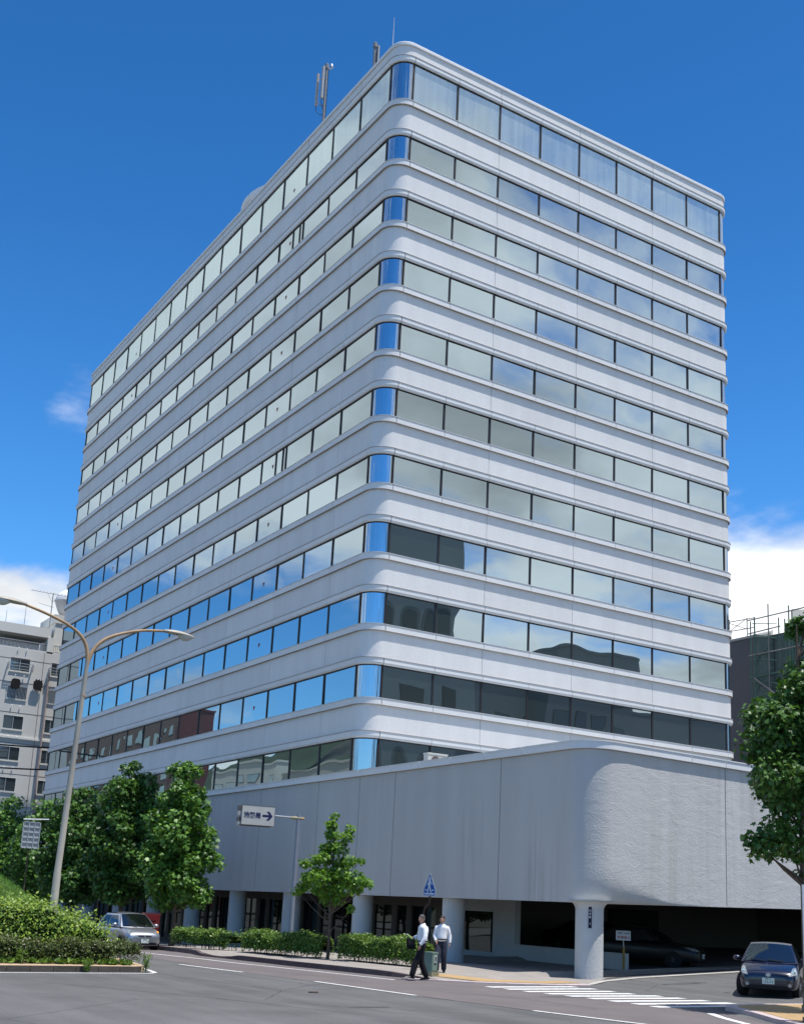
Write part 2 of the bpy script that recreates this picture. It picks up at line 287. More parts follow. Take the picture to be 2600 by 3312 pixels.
while y > -16.2:        # kerb stones, each laid on its own
    y2 = y - 0.6 * (2 if y > 1 else 1.25); x1, x2 = kx(y), kx(y2); z1, z2 = ph(x1, y) + .012, ph(x2, y2) + .012; zq = min(0, hgt(x1, y2)) - .05
    g = 0.006; bb = MB().add([(x1, y - g, zq), (x1 + .17, y - g, zq), (x2 + .17, y2 + g, zq), (x2, y2 + g, zq), (x1 + .02, y - g, z1), (x1 + .17, y - g, z1), (x2 + .17, y2 + g, z2), (x2 + .02, y2 + g, z2)], [(0, 3, 2, 1), (4, 5, 6, 7), (0, 1, 5, 4), (1, 2, 6, 5), (2, 3, 7, 6), (3, 0, 4, 7)])
    bb.build('kerb_stone', m_kerb, pave); y = y2
P = [(-8.05, -16.0), (-7.3, -16.7), (-6.5, -17.25), (-5.6, -17.6), (-4.6, -17.85), (-3.6, -18.0), (-2.6, -17.9)]
for i in range(len(P) - 1):
    (x1, y1), (x2, y2) = P[i], P[i + 1]
    MB().add([(x1, y1, 0), (x2 - .02, y2, 0), (x2 - .02, y2 + .32, 0), (x1, y1 + .32, 0), (x1, y1, .03 + hgt(x1)), (x2 - .02, y2, .03 + hgt(x2)), (x2 - .02, y2 + .32, .035 + hgt(x2)), (x1, y1 + .32, .035 + hgt(x1))], [(0, 3, 2, 1), (4, 5, 6, 7), (0, 1, 5, 4), (1, 2, 6, 5), (2, 3, 7, 6), (3, 0, 4, 7)]).build('kerb_stone', m_kerbp, pave)
# pale concrete gutter along the mouth of the car park
m_gut = mat('pale_gutter_concrete', (0.40, 0.38, 0.36), 0.8, var=0.12, vscale=2)
b = MB(); gp = [(-3.2, -18.0), (-2.2, -17.5), (-0.6, -16.3), (1.4, -15.75), (4, -15.55), (8, -15.3), (14, -15.0), (24, -14.5)]
b.grid([[(x, y, hgt(x) + .016), (x + .1, y + .34, hgt(x) + .02)] for x, y in gp]); struct(b.build('gutter', m_gut))

# small paved corner at the bottom right
cor = MB(); pts = [(-5.2, -26.0), (-5.0, -25.5), (-4.6, -25.15), (-4.0, -24.95), (-3.0, -24.8), (-1.4, -24.75), (2.5, -24.6), (2.5, -30), (-7.3, -30), (-6.4, -28.2), (-5.6, -26.9)]
cor.prism(pts, 2, 0.0, 0.10)
cr = struct(cor.build('corner_pavement', m_kerbp)); inner = [(x * .92 - .0 + (-2.0) * .08, y * .90 - 27.2 * .10) for x, y in pts]
MB().prism(inner, 2, 0.09, 0.107).build('ochre_paving', m_ochre, cr)

# planted island on the left
m_soil = mat('island_earth', (0.13, 0.10, 0.065), 0.95, var=0.25, vscale=2.0, bump=0.6, bscale=12)
m_isl = mat('tan_island_paving', (0.42, 0.31, 0.20), 0.85, var=0.14, vscale=2, bump=0.4, bscale=25)
isl = struct(MB().prism([(-45, -17.9), (-19.65, -15.0), (-15.9, -14.55), (-15.6, -14.35), (-15.45, -14.0), (-15.0, -11), (-14.7, 6), (-45, 6)], 2, 0.0, 0.15).build('island', m_isl))
MB().prism([(-45, -16.5), (-15.95, -13.95), (-15.5, -11), (-15.1, 5.8), (-45, 5.8)], 2, 0.14, 0.165).build('planting_bed', m_soil, isl)
m_kgrey = mat('grey_kerb', (0.07, 0.06, 0.053), 0.85, var=0.25, vscale=2, bump=0.4, bscale=20, obj_var=0.12)
for i in range(26):
    x1 = -15.75 - i * 0.62; x2 = x1 - 0.605; f = lambda x: -14.62 + (x + 15.9) * (0.118)
    MB().add([(x1, f(x1), 0), (x2, f(x2), 0), (x2, f(x2) + .05, 0), (x1, f(x1) + .05, 0), (x1, f(x1) + .012, .152), (x2, f(x2) + .012, .152), (x2, f(x2) + .05, .152), (x1, f(x1) + .05, .152)], [(0, 3, 2, 1), (4, 5, 6, 7), (0, 1, 5, 4), (1, 2, 6, 5), (2, 3, 7, 6), (3, 0, 4, 7)]).build('kerb_stone', m_kgrey, isl)

# ------------------------------------------------------------------ the office building
bld = empty('office_building', (0, 0, 0), 0, 'large white office block with rounded corners, bands of mirror windows and a bulging podium', 'building')
GX, CR, PR, PL = -0.87, 0.84, 2.84, 3.132
RXE, YE = 22.72, 0.84 + 16 * 3.132
ZT = [45.48, 41.05, 37.5, 33.98, 30.44, 26.92, 23.43, 19.97, 16.5, 13.0, 9.55]
ZB = [43.28, 39.71, 36.16, 32.58, 29.03, 25.52, 22.04, 18.55, 15.07, 11.56, 8.10]
def Lp(y): return (GX, y, -1, 0)
def Rp(x): return (x, 0, 0, -1)
def arc(a0, a1, n=10):      # near corner, angle 0 = left face, 90 = right face
    r = []
    for i in range(n + 1):
        a = R_(lerp(a0, a1, i / n)); nx, ny = -math.cos(a), -math.sin(a); r.append((GX + CR + nx * CR, CR + ny * CR, nx, ny))
    return r
def arc2(n=8):
    r = []
    for i in range(n + 1):
        a = R_(lerp(0, 90, i / n)); nx, ny = math.sin(a), -math.cos(a); r.append((RXE + nx * CR, CR + ny * CR, nx, ny))
    return r
def arc3(n=5):      # far left corner
    r = []
    for i in range(n + 1):
        a = R_(lerp(0, 90, i / n)); nx, ny = -math.sin(a), math.cos(a); r.append((GX + CR + nx * CR, YE + ny * CR, nx, ny))
    return r
def sweep(base, prof):  # angle 18 keeps flat faces flat
    b = MB(); b.ang = 14; b.grid([[(x + nx * d, y + ny * d, z) for d, z in prof] for x, y, nx, ny in base], close=True)
    m_ = len(prof); e = (len(base) - 1) * m_; b.f.append(tuple(range(m_))); b.f.append(tuple(e + i for i in range(m_))[::-1]); return b
g = 0.012
# solid core behind everything
MB().prism([(GX + .3, 1.2), (GX + .6, .45), (0.3, .3), (RXE, .3), (RXE + .5, 1.0), (RXE + .5, YE + .2), (GX + .3, YE + .2)], 2, 6.9, 46.3).build('core_wall', m_joint, bld)
cell = []
NP = [(arc(0, 90), 'corner')]
def bays_right(): return [(i * PR, (i + 1) * PR) for i in range(8)]
def bays_left(): return [(0.84 + i * PL, 0.84 + (i + 1) * PL) for i in range(16)]
def mul_box(x, y, side, z0, z1, w=.055, d=.09):
    if side == 'R': return MB().box(x - w, -d + .03, z0, x + w, .06, z1)
    return MB().box(GX - d + .03, y - w, z0, GX + .06, y + w, z1)
WIN = []
mull = {}
for r, (zt, zb) in enumerate(zip(ZT, ZB)):
    z0, z1 = zb - .16, zt + .06
    rnd = lambda: random.uniform(-1, 1)
    # window strips: head and sill rails carry the mullions and the panes
    for side in 'LR':
        rail = MB()
        if side == 'R': rail.box(0.02, -.05, zt - .05, RXE, .05, zt + .1); rail.box(0.02, -.05, zb - .17, RXE, .05, zb - .10)
        else: rail.box(GX - .05, CR, zt - .05, GX + .05, YE, zt + .1); rail.box(GX - .05, CR, zb - .17, GX + .05, YE, zb - .10)
        fr = rail.build('window_frame', m_frame, bld)
        bays = bays_right() if side == 'R' else bays_left()
        if side == 'R' and r == 10: bays = bays[:4]
        for i, (a, c) in enumerate(bays):
            tilt = R_(random.uniform(-.4, .4)); tv = R_(random.uniform(-.35, .35)); hw = (c - a) / 2 - .05
            H = (z1 - z0) / 2
            b = MB()
            if side == 'R': b.box(-hw, -.008, -H, hw, .008, H); loc = ((a + c) / 2, 0, (z0 + z1) / 2)
            else: b.box(-.008, -hw, -H, .008, hw, H); loc = (GX, (a + c) / 2, (z0 + z1) / 2)
            key = (side, round(H, 3)); 
            gm = g_curtain if r == 0 else g_office
            if key + (gm.name,) not in mull: mull[key + (gm.name,)] = b.mesh('pane', gm)
            o = obj('pane', mull[key + (gm.name,)], fr, loc); o.rotation_euler = (tv, 0, tilt) if side == 'R' else (0, tv, tilt)
        xs = [i * PR for i in range(9)] if side == 'R' else [0.84 + i * PL for i in range(17)]
        if side == 'L' and r in (1, 5): xs += [10.25 + .38, 10.25 + 1.25]
        if side == 'R' and r == 10: xs = xs[:5]
        for x in xs:
            key = (side, 'm', round(H, 3))
            if key not in mull: mull[key] = (MB().box(-.05, -.05, -H, .05, .03, H) if side == 'R' else MB().box(-.05, -.05, -H, .03, .05, H)).mesh('mullion', m_frame)
            obj('mullion', mull[key], fr, (x, 0, (z0 + z1) / 2) if side == 'R' else (GX, x, (z0 + z1) / 2))
        if side == 'L' and r < 10:      # red triangle marks on two panes of every storey
            for yy in (11.9, 39.4):
                MB().prism([(yy - .11, zb + .75), (yy + .11, zb + .75), (yy, zb + .52)], 0, GX - .022, GX - .012).build('access_mark', mat('faded_red_mark', (0.30, 0.05, 0.05), 0.6), fr)
    # bent panes at the corners
    cf = sweep(arc(0, 90, 12), [(-.03, zt - .05), (.03, zt - .05), (.03, zt + .1), (-.03, zt + .1)]).build('window_frame', m_frame, bld, smooth=True)
    sweep(arc(2, 88, 16), [(-.006, z0), (.006, z0), (.006, z1), (-.006, z1)]).build('corner_pane', g_corner, cf, smooth=True)
    for ar_ in (arc2(), arc3()): sweep(ar_, [(-.006, z0), (.006, z0), (.006, z1), (-.006, z1)]).build('corner_pane', g_corner, cf, smooth=True)
    # trims: a course above the glass and one below, each in separate pieces
    for (ta, tb, nm) in ((zt, zt + .34, 'lintel_course'), (zb - .44, zb - .13, 'sill_course')):
        if nm == 'sill_course' and r == 10: continue
        prof = [(-.04, ta), (.10, ta), (.135, ta + .05), (.15, ta + .10), (.15, tb - .03), (-.04, tb - .03)] if nm == 'lintel_course' else [(-.04, ta), (.15, ta), (.15, tb - .03), (.13, tb), (-.04, tb)]
        pieces = [(arc(0, 90, 10), 'c')] + [([Rp(a + g), Rp(c - g)], 'R') for a, c in bays_right()] + [(arc2(), 'c')] + [([Lp(c - g), Lp(a + g)], 'L') for a, c in bays_left()] + [(arc3(), 'f')]
        first = None
        for base, sd in pieces:
            if first is None: first = sweep(base, prof).build(nm, m_trim, bld, smooth=True); continue
            if sd == 'L' and base[0][1] > 0.84 + 10 * PL + 1 and r > 6: pass
            sweep(base, prof).build('trim_piece', m_trim, first, smooth=True)
        zl = tb - .03 if nm == 'lintel_course' else tb - .03
        lip = [(-.02, zl - .001), (.172, zl - .001), (.172, zl + .018), (-.02, zl + .018)]
        if nm == 'lintel_course':
            full = arc3() + [Lp(YE - .01), Lp(CR + .01)] + arc(0, 90, 10) + [Rp(.01), Rp(RXE - .01)] + arc2()
            sweep(full, lip).build('lip', m_lip, first, smooth=True)
        else:
            full = arc3() + [Lp(YE - .01), Lp(CR + .01)] + arc(0, 90, 10) + [Rp(.01), Rp(RXE - .01)] + arc2()
            sweep(full, [(-.02, ta - .018), (.157, ta - .018), (.157, ta + .001), (-.02, ta + .001)]).build('lip', m_lip, first, smooth=True)
            sweep(full, [(.10, tb - .012), (.172, tb - .012), (.172, tb + .004), (.10, tb + .004)]).build('lip', m_trim, first, smooth=True)
    # spandrel panels between this window row and the next
    if r < 10: pz1, pz0 = zb - .45, ZT[r + 1] + .34
    if r < 10:
        pp = [(-.03, pz0), (.045, pz0), (.045, pz1), (-.03, pz1)]
        sp = [[Lp(CR + PL - g)] + arc(0, 90, 12) + [Rp(2 * PR - g)]] + [[Rp(2 * k * PR + g), Rp(2 * (k + 1) * PR - g)] for k in (1, 2)] + [[Rp(6 * PR + g), Rp(RXE)] + arc2()]
        sp += [[Lp(0.84 + min(16, k + 2) * PL - g), Lp(0.84 + k * PL + g)] for k in range(1, 15, 2)] + [arc3() + [Lp(0.84 + 15 * PL + g)]]
        for base in sp: sweep(base, pp).build('panel', m_white, bld, smooth=True)
# parapet
full = arc3() + [Lp(YE - .01), Lp(CR + .01)] + arc(0, 90, 12) + [Rp(.01), Rp(RXE - .01)] + arc2() + [(RXE + CR, 30, 1, 0), (RXE + CR, YE, 1, 0)]
sweep(full, [(-.03, 45.82), (.075, 45.82), (.075, 46.42), (-.03, 46.42)]).build('parapet', m_white, bld, smooth=True)
sweep(full, [(-.45, 46.42), (.14, 46.42), (.15, 46.46), (.15, 46.60), (.10, 46.66), (-.45, 46.66)]).build('parapet_cap', m_trim, bld, smooth=True)
for y in (3.97, 10.2, 16.5, 22.8, 29, 35.3, 41.6, 47.8): MB().box(GX - .078, y - .01, 45.83, GX - .02, y + .01, 46.41).build('joint', m_joint, bld)
for x in (2 * PR, 4 * PR, 6 * PR): MB().box(x - .01, -.078, 45.83, x + .01, -.02, 46.41).build('joint', m_joint, bld)
sweep([(RXE + CR, 1.0, 1, 0), (RXE + CR, YE, 1, 0)], [(-.2, 6.9), (.06, 6.9), (.06, 45.8), (-.2, 45.8)]).build('side_wall', m_white, bld)
MB().prism([(GX + .4, 1.3), (.3, .4), (RXE, .4), (RXE + .4, 1), (RXE + .4, YE), (GX + .4, YE)], 2, 46.0, 46.15).build('roof_slab', mat('roof_membrane', (0.3, 0.3, 0.3), 0.9), bld)

# podium
m_pod = mat('rough_podium_render', (0.51, 0.505, 0.495), 0.85, var=0.06, vscale=0.35, bump=0.0, stretch=(1, 1, 0.25))
_t = m_pod.node_tree; _n = _t.nodes; _l = _t.links; _b = _n['Principled BSDF']; _g = _n.new('ShaderNodeNewGeometry')
_z = _n.new('ShaderNodeTexNoise'); _z.inputs['Scale'].default_value = 1.3; _z.inputs['Detail'].default_value = 10; _z.inputs['Roughness'].default_value = 0.62; _z.inputs['Distortion'].default_value = 0.6
_mp = _n.new('ShaderNodeMapping'); _mp.inputs['Scale'].default_value = (1, 1, 2.0); _l.new(_g.outputs['Position'], _mp.inputs[0]); _l.new(_mp.outputs[0], _z.inputs['Vector'])
_bp = _n.new('ShaderNodeBump'); _bp.inputs['Strength'].default_value = 0.42; _bp.inputs['Distance'].default_value = 0.05; _l.new(_z.outputs[0], _bp.inputs['Height'])
_z2 = _n.new('ShaderNodeTexNoise'); _z2.inputs['Scale'].default_value = 20; _z2.inputs['Detail'].default_value = 4; _l.new(_g.outputs['Position'], _z2.inputs['Vector'])
_bp2 = _n.new('ShaderNodeBump'); _bp2.inputs['Strength'].default_value = 0.5; _bp2.inputs['Distance'].default_value = 0.02; _l.new(_z2.outputs[0], _bp2.inputs['Height']); _l.new(_bp.outputs[0], _bp2.inputs['Normal']); _l.new(_bp2.outputs[0], _b.inputs['Normal'])
# vertical weather streaks
_ms = _n.new('ShaderNodeMapping'); _ms.inputs['Scale'].default_value = (1.1, 1.1, 0.04); _l.new(_g.outputs['Position'], _ms.inputs[0])
_zs = _n.new('ShaderNodeTexNoise'); _zs.inputs['Scale'].default_value = 1.0; _zs.inputs['Detail'].default_value = 5; _l.new(_ms.outputs[0], _zs.inputs['Vector'])
_mr = _n.new('ShaderNodeMapRange'); _mr.inputs[1].default_value = 0.35; _mr.inputs[2].default_value = 0.65; _mr.inputs[3].default_value = 0.955; _mr.inputs[4].default_value = 1.02; _l.new(_zs.outputs[0], _mr.inputs[0])
_mx = _n.new('ShaderNodeMix'); _mx.data_type = 'RGBA'; _mx.blend_type = 'MULTIPLY'; _mx.inputs[0].default_value = 1; _l.new(_b.inputs['Base Color'].links[0].from_socket, _mx.inputs[6]); _l.new(_mr.outputs[0], _mx.inputs[7]); _l.new(_mx.outputs[2], _b.inputs['Base Color'])
# brown weather stains on the wall beside the corner column and a paler repainted bay
def stain(center, rad, colr, amt, sc):
    mp_ = _n.new('ShaderNodeMapping'); mp_.inputs['Scale'].default_value = (1, 1, .45); _l.new(_g.outputs['Position'], mp_.inputs[0])
    d_ = _n.new('ShaderNodeVectorMath'); d_.operation = 'DISTANCE'; _l.new(mp_.outputs[0], d_.inputs[0]); d_.inputs[1].default_value = (center[0], center[1], center[2] * .45)
    a_ = _n.new('ShaderNodeMapRange'); _l.new(d_.outputs['Value'], a_.inputs[0]); a_.inputs[1].default_value = rad; a_.inputs[2].default_value = 0
    q_ = _n.new('ShaderNodeTexNoise'); q_.inputs['Scale'].default_value = sc; q_.inputs['Detail'].default_value = 7; _l.new(_ms.outputs[0], q_.inputs['Vector'])
    w_ = _n.new('ShaderNodeMapRange'); w_.inputs[1].default_value = .45; w_.inputs[2].default_value = .7; _l.new(q_.outputs[0], w_.inputs[0])
    u_ = _n.new('ShaderNodeMath'); u_.operation = 'MULTIPLY'; _l.new(a_.outputs[0], u_.inputs[0]); _l.new(w_.outputs[0], u_.inputs[1]); v_ = _n.new('ShaderNodeMath'); v_.operation = 'MULTIPLY'; _l.new(u_.outputs[0], v_.inputs[0]); v_.inputs[1].default_value = amt
    x_ = _n.new('ShaderNodeMix'); x_.data_type = 'RGBA'; _l.new(v_.outputs[0], x_.inputs[0]); _l.new(_b.inputs['Base Color'].links[0].from_socket, x_.inputs[6]); x_.inputs[7].default_value = (*colr, 1); _l.new(x_.outputs[2], _b.inputs['Base Color'])
stain((-1, -13.3, 3.3), 1.3, (.28, .22, .19), .8, 4); stain((-1, -9.0, 4.6), 1.2, (.33, .30, .30), .7, 3); stain((3, -15.7, 3.0), 2.5, (.40, .37, .33), .6, 3); stain((7, -15.4, 6.6), 3.0, (.36, .34, .31), .6, 3)
PX0, FY, RC = -1.0, -15.82, 1.05
SL = 0.07
def pod_base():
    st = []
    for y in (51.8, 40, 30, 20, 10, 5, 0, -4, -8, -11, -13, FY + RC): st.append((PX0, y, -1, 0))
    n = 14
    for i in range(1, n):
        a = R_(90 * i / n); st.append((PX0 + RC - RC * math.cos(a), FY + RC - RC * math.sin(a), -math.cos(a), -math.sin(a)))
    for x in (PX0 + RC, .8, 1.3, 1.8, 2.4, 3, 3.6, 4.4, 5.2, 6.5, 8, 10, 13, 17, 24.5): st.append((x, FY + SL * max(0, x - .35), 0, -1))
    return st
def dist(i, st): return sum(math.dist(st[k][:2], st[k + 1][:2]) for k in range(i))
PB = pod_base(); PD = [dist(i, PB) for i in range(len(PB))]; iC = 11; dC = PD[iC]      # arc start
def pod_bot(x): return 2.5 + max(0, x - .2) * 0.022
def pod_surface(sel, off=0.0):
    rows = []
    for i in sel:
        x, y, nx, ny = PB[i]; s = PD[i] - dC
        zb = pod_bot(x); T = 0.0; zc = zb + .02
        if s > 0:       # the render tucks under towards the corner column
            k = (1 - sm(1.0, 6.0, s)) * sm(0.0, 1.3, s); T = .36 * k; zc = zb + 1.05 * (1 - sm(.8, 5.0, s)) * sm(0.0, 1.0, s) + .04
        col = []
        for z in (7.69, 7.1, 6.4, 5.6, 4.8, 4.2, 3.8): col.append((x + nx * off, y + ny * off, max(z, zc + .06)))
        for k in range(0, 9):
            t = k / 8; ang = t * math.pi / 2; q = 1 - math.cos(ang); col.append((x + nx * (off - T * q), y + ny * (off - T * q), lerp(zc + .05, zb, math.sin(ang) if T > .02 else t)))
        col += [(x - nx * (T + .35), y - ny * (T + .35), zb)]
        rows.append(col)
    return rows
def pod_piece(i0, i1): return MB().grid(pod_surface(range(i0, i1 + 1)))
MB().grid(pod_surface(range(len(PB)))).build('podium_wall', m_pod, bld, smooth=True, angle=60)
# joints in the podium wall: thin recessed-looking sealant ribs
m_seal = mat('brown_sealant', (0.14, 0.11, 0.10), 0.8)
for y in (-10.82, -3.31, -0.3, 3.6, 9.9, 16.2, 22.5, 28.8): MB().box(PX0 - .004, y - .012, 2.5, PX0 + .02, y + .012, 7.67).build('joint', m_seal, bld)
for x in (5.95, 13.2): MB().box(x - .014, FY + SL * (x - .35) - .005, pod_bot(x) + .05, x + .014, FY + SL * (x - .35) + .02, 7.67).build('joint', m_seal, bld)
# podium coping in pieces
cop = None
def cop_piece(base):
    return sweep(base, [(-.35, 7.70), (.115, 7.70), (.115, 7.95), (.14, 7.95), (.14, 7.985), (-.35, 8.0)])
cops = [[PB[k] for k in range(iC, iC + 15)]]
def pl(y): return (PX0, y, -1, 0)
def pf(x): return (x, FY + SL * max(0, x - .35), 0, -1)
yy = [-14.25, -12.2, -9.9, -7.6, -5.3, -3.1, -0.3] + [2.8 + 3.132 * k for k in range(16)]
cops = [[pl(yy[0])] + [PB[k] for k in range(iC, iC + 15)] + [pf(1.9)]] + [[pl(b_ - g), pl(a_ + g)] for a_, b_ in zip(yy, yy[1:])]
xx = [1.9, 4.0, 5.9, 7.9, 9.9, 11.9, 14, 17, 20, 24.4]
cops += [[pf(a_ + g), pf(b_ - g)] for a_, b_ in zip(xx, xx[1:])]
root_c = cop_piece(cops[0]).build('podium_coping', m_trim, bld, smooth=True)
for c_ in cops[1:]: cop_piece(c_).build('coping_piece', m_trim, root_c, smooth=True)
sweep([pl(50)] + [PB[k] for k in range(iC, iC + 15)] + [pf(24.4)], [(-.3, 7.675), (.02, 7.675), (.02, 7.702), (-.3, 7.702)]).build('coping_joint', m_lip, root_c, smooth=True)  # brown joint strip between podium wall and coping
MB().prism([(PX0 + .3, 1), (PX0 + .3, FY + RC), (PX0 + RC, FY + .35), (24.4, FY + 1.2), (24.4, 1)], 2, 6.95, 7.05).build('podium_roof', mat('roof_membrane', (0.3, 0.3, 0.3), 0.9), bld)
# soffit
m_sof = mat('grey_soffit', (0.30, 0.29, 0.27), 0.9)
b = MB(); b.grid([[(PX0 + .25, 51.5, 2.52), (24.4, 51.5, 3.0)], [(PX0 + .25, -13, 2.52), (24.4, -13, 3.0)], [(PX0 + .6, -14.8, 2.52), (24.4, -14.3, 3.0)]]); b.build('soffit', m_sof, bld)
# columns under the podium, flared into the soffit
m_colm = mat('column_render', (0.52, 0.525, 0.52), 0.85, var=0.06, vscale=1.2, bump=0.35, bscale=14)
def column(cx_, cy_, r, name='column', flare=.32):
    z0 = hgt(cx_, cy_); prof = [(r, z0 - .3), (r, z0 + .03), (r + .0, 1.9)]
    zt = 2.56
    for k in range(0, 9):
        a = math.pi / 2 * k / 8; prof.append((r + flare * (1 - math.cos(a)), lerp(zt - flare, zt, math.sin(a))))

    return MB().lathe(prof, (cx_, cy_, 0), 40).build(name, m_colm, bld, smooth=True)
c1 = column(-.30, -15.1, .475, flare=.30)
for y in (-7.25, -0.2, 6.65, 13.0, 19.1, 25.2, 31.5, 38, 44): column(-.45, y, .45, flare=.03)
# recessed ground floor
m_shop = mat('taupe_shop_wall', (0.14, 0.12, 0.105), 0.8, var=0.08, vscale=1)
m_lw = mat('pale_low_wall', (0.44, 0.45, 0.45), 0.85, var=0.06, vscale=1.5, bump=0.2, bscale=20)
sx = 3.3; z0 = hgt(sx)
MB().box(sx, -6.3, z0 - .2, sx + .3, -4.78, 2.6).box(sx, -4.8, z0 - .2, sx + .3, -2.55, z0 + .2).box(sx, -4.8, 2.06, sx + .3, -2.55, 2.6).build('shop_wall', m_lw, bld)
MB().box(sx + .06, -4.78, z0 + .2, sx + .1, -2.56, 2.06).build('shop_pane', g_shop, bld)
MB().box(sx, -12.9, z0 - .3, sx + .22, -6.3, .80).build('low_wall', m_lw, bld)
y = -2.55; k = 0
while y < 50:
    w = (1.7, 2.5, 1.3, 2.1)[k % 4]; y2 = y + w
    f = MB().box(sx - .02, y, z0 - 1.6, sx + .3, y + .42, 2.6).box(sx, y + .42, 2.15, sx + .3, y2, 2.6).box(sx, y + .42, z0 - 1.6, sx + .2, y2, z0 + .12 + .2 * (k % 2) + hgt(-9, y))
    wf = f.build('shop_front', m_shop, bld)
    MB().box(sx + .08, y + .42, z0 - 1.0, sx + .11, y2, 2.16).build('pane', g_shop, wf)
    if k % 2: MB().box(sx + .03, (y + .42 + y2) / 2 - .03, z0 + .1, sx + .13, (y + .42 + y2) / 2 + .03, 2.16).build('mullion', m_frame, wf)
    y = y2; k += 1
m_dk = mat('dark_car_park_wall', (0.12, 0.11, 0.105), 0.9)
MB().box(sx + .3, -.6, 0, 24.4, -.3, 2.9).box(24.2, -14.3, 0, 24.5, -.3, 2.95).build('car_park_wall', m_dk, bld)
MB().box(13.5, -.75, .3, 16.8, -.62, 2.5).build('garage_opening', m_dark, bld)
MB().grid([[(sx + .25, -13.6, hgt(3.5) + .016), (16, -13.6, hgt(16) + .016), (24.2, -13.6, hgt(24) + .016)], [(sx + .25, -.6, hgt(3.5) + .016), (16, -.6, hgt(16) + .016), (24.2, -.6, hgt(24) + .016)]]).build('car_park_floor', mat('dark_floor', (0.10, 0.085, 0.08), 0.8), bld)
# roof drum
drum = MB().lathe([(4.9, 46.0), (4.9, 50.5), (5.02, 50.5), (5.02, 50.95), (4.9, 51.0)], (6.2, 24.3, 0), 64).build('roof_drum', m_white, bld, smooth=True)

# ------------------------------------------------------------------ things on the roofs
def mast(x, y, z0, z1, r0, label, group=None):
    t = empty('lightning_rod', (x, y, z0), 0, label, 'lightning rod', group)
    MB().tube([(0, 0, 0), (0, 0, (z1 - z0) * .6), (0, 0, z1 - z0)], [r0, r0 * .7, r0 * .35], 6).build('rod', m_alu, t); MB().cbox((0, 0, .06), (.2, .2, .12)).build('foot', m_grey, t); return t
mast(-.35, 1.8, 46.6, 49.45, .035, 'thin lightning rod rising from the near rounded roof corner of the white block')
m_ant = mat('weathered_antenna_grey', (0.20, 0.21, 0.23), 0.6, var=0.15, vscale=5)
def antenna(x, y, ztop, label, panels=True):
    t = empty('mobile_antenna', (x, y, 46.15), 0, label, 'antenna', 'mobile antennas on the roof'); H = ztop - 46.15
    MB().tube([(0, 0, 0), (0, 0, H)], .085, 10).build('mast', m_ant, t, smooth=True)
    b = MB(); 
    for k in range(int(H / .38)): b.tube([(.09, -.02, k * .38), (.09, -.02, k * .38 + .08)], .045, 6); b.tube([(.11, -.03, k * .38), (.11, -.03, k * .38 + .38)], .022, 5)
    b.build('cable', m_black, t)
    MB().lathe([(.13, 0), (.13, .3), (.05, .38)], (0, 0, H - .1), 10).build('cap', m_ant, t)
    if panels:
        for dx, dy, zz in ((-.42, .30, -.35), (-.28, -.12, .0)):
            p = MB().box(dx - .06, dy - .09, H - 2.45 + zz, dx + .06, dy + .09, H - .15 + zz).build('antenna_panel', m_grey, t)
            MB().tube([(dx, dy, H - 2.2 + zz), (0, 0, H - 2.5 + zz)], .03, 6).tube([(dx, dy, H - .5 + zz), (0, 0, H - .6 + zz)], .03, 6).build('bracket', m_ant, p)
            MB().tube([(dx, dy, H - 2.45 + zz), (dx, dy, H - 2.8 + zz), (dx * .5, dy * .5, H - 3.1 + zz), (0, 0, H - 3.05 + zz)], .018, 5).build('feeder_cable', m_black, p)
        MB().tube([(0, 0, H - .1), (.25, -.12, H - .08), (.25, -.12, H + .02)], .04, 6).lathe([(.09, 0), (.10, .12), (.02, .3)], (.27, -.14, H), 8).build('lamp', m_alu, t)
    else:
        MB().box(.10, -.22, H - 1.9, .19, -.06, H).build('antenna_panel', m_grey, t)
    return t
antenna(.8, 12.1, 53.5, 'tall mobile antenna mast with two long panels above the left edge of the roof')
antenna(.8, 5.9, 50.9, 'short twin antenna mast close to the near corner of the roof', False)

m_acw = mat('cream_ac_casing', (0.62, 0.61, 0.56), 0.5)
ac = empty('air_conditioner_unit', (.55, -4.0, 7.05), 0, 'cream outdoor air conditioner unit peeping over the podium parapet', 'air conditioner')
MB().box(-.5, -.17, .85, .5, .17, 1.5).build('casing', m_acw, ac)
MB().lathe([(.22, -.01), (.22, .02)], (0, 0, 0), 20).xf(Matrix.Translation((-.12, -.18, 1.18)) @ Matrix.Rotation(R_(90), 4, 'X')).build('fan_grille', mat('brown_grille', (.15, .10, .09), .6), ac)
MB().box(-.52, -.19, 1.46, .52, .19, 1.53).build('lid', m_acw, ac)
b = MB()
for x in (-.45, .45):
    for y in (-.14, .14): b.box(x - .025, y - .025, 0, x + .025, y + .025, .85)
b.build('stand', m_alu, ac)

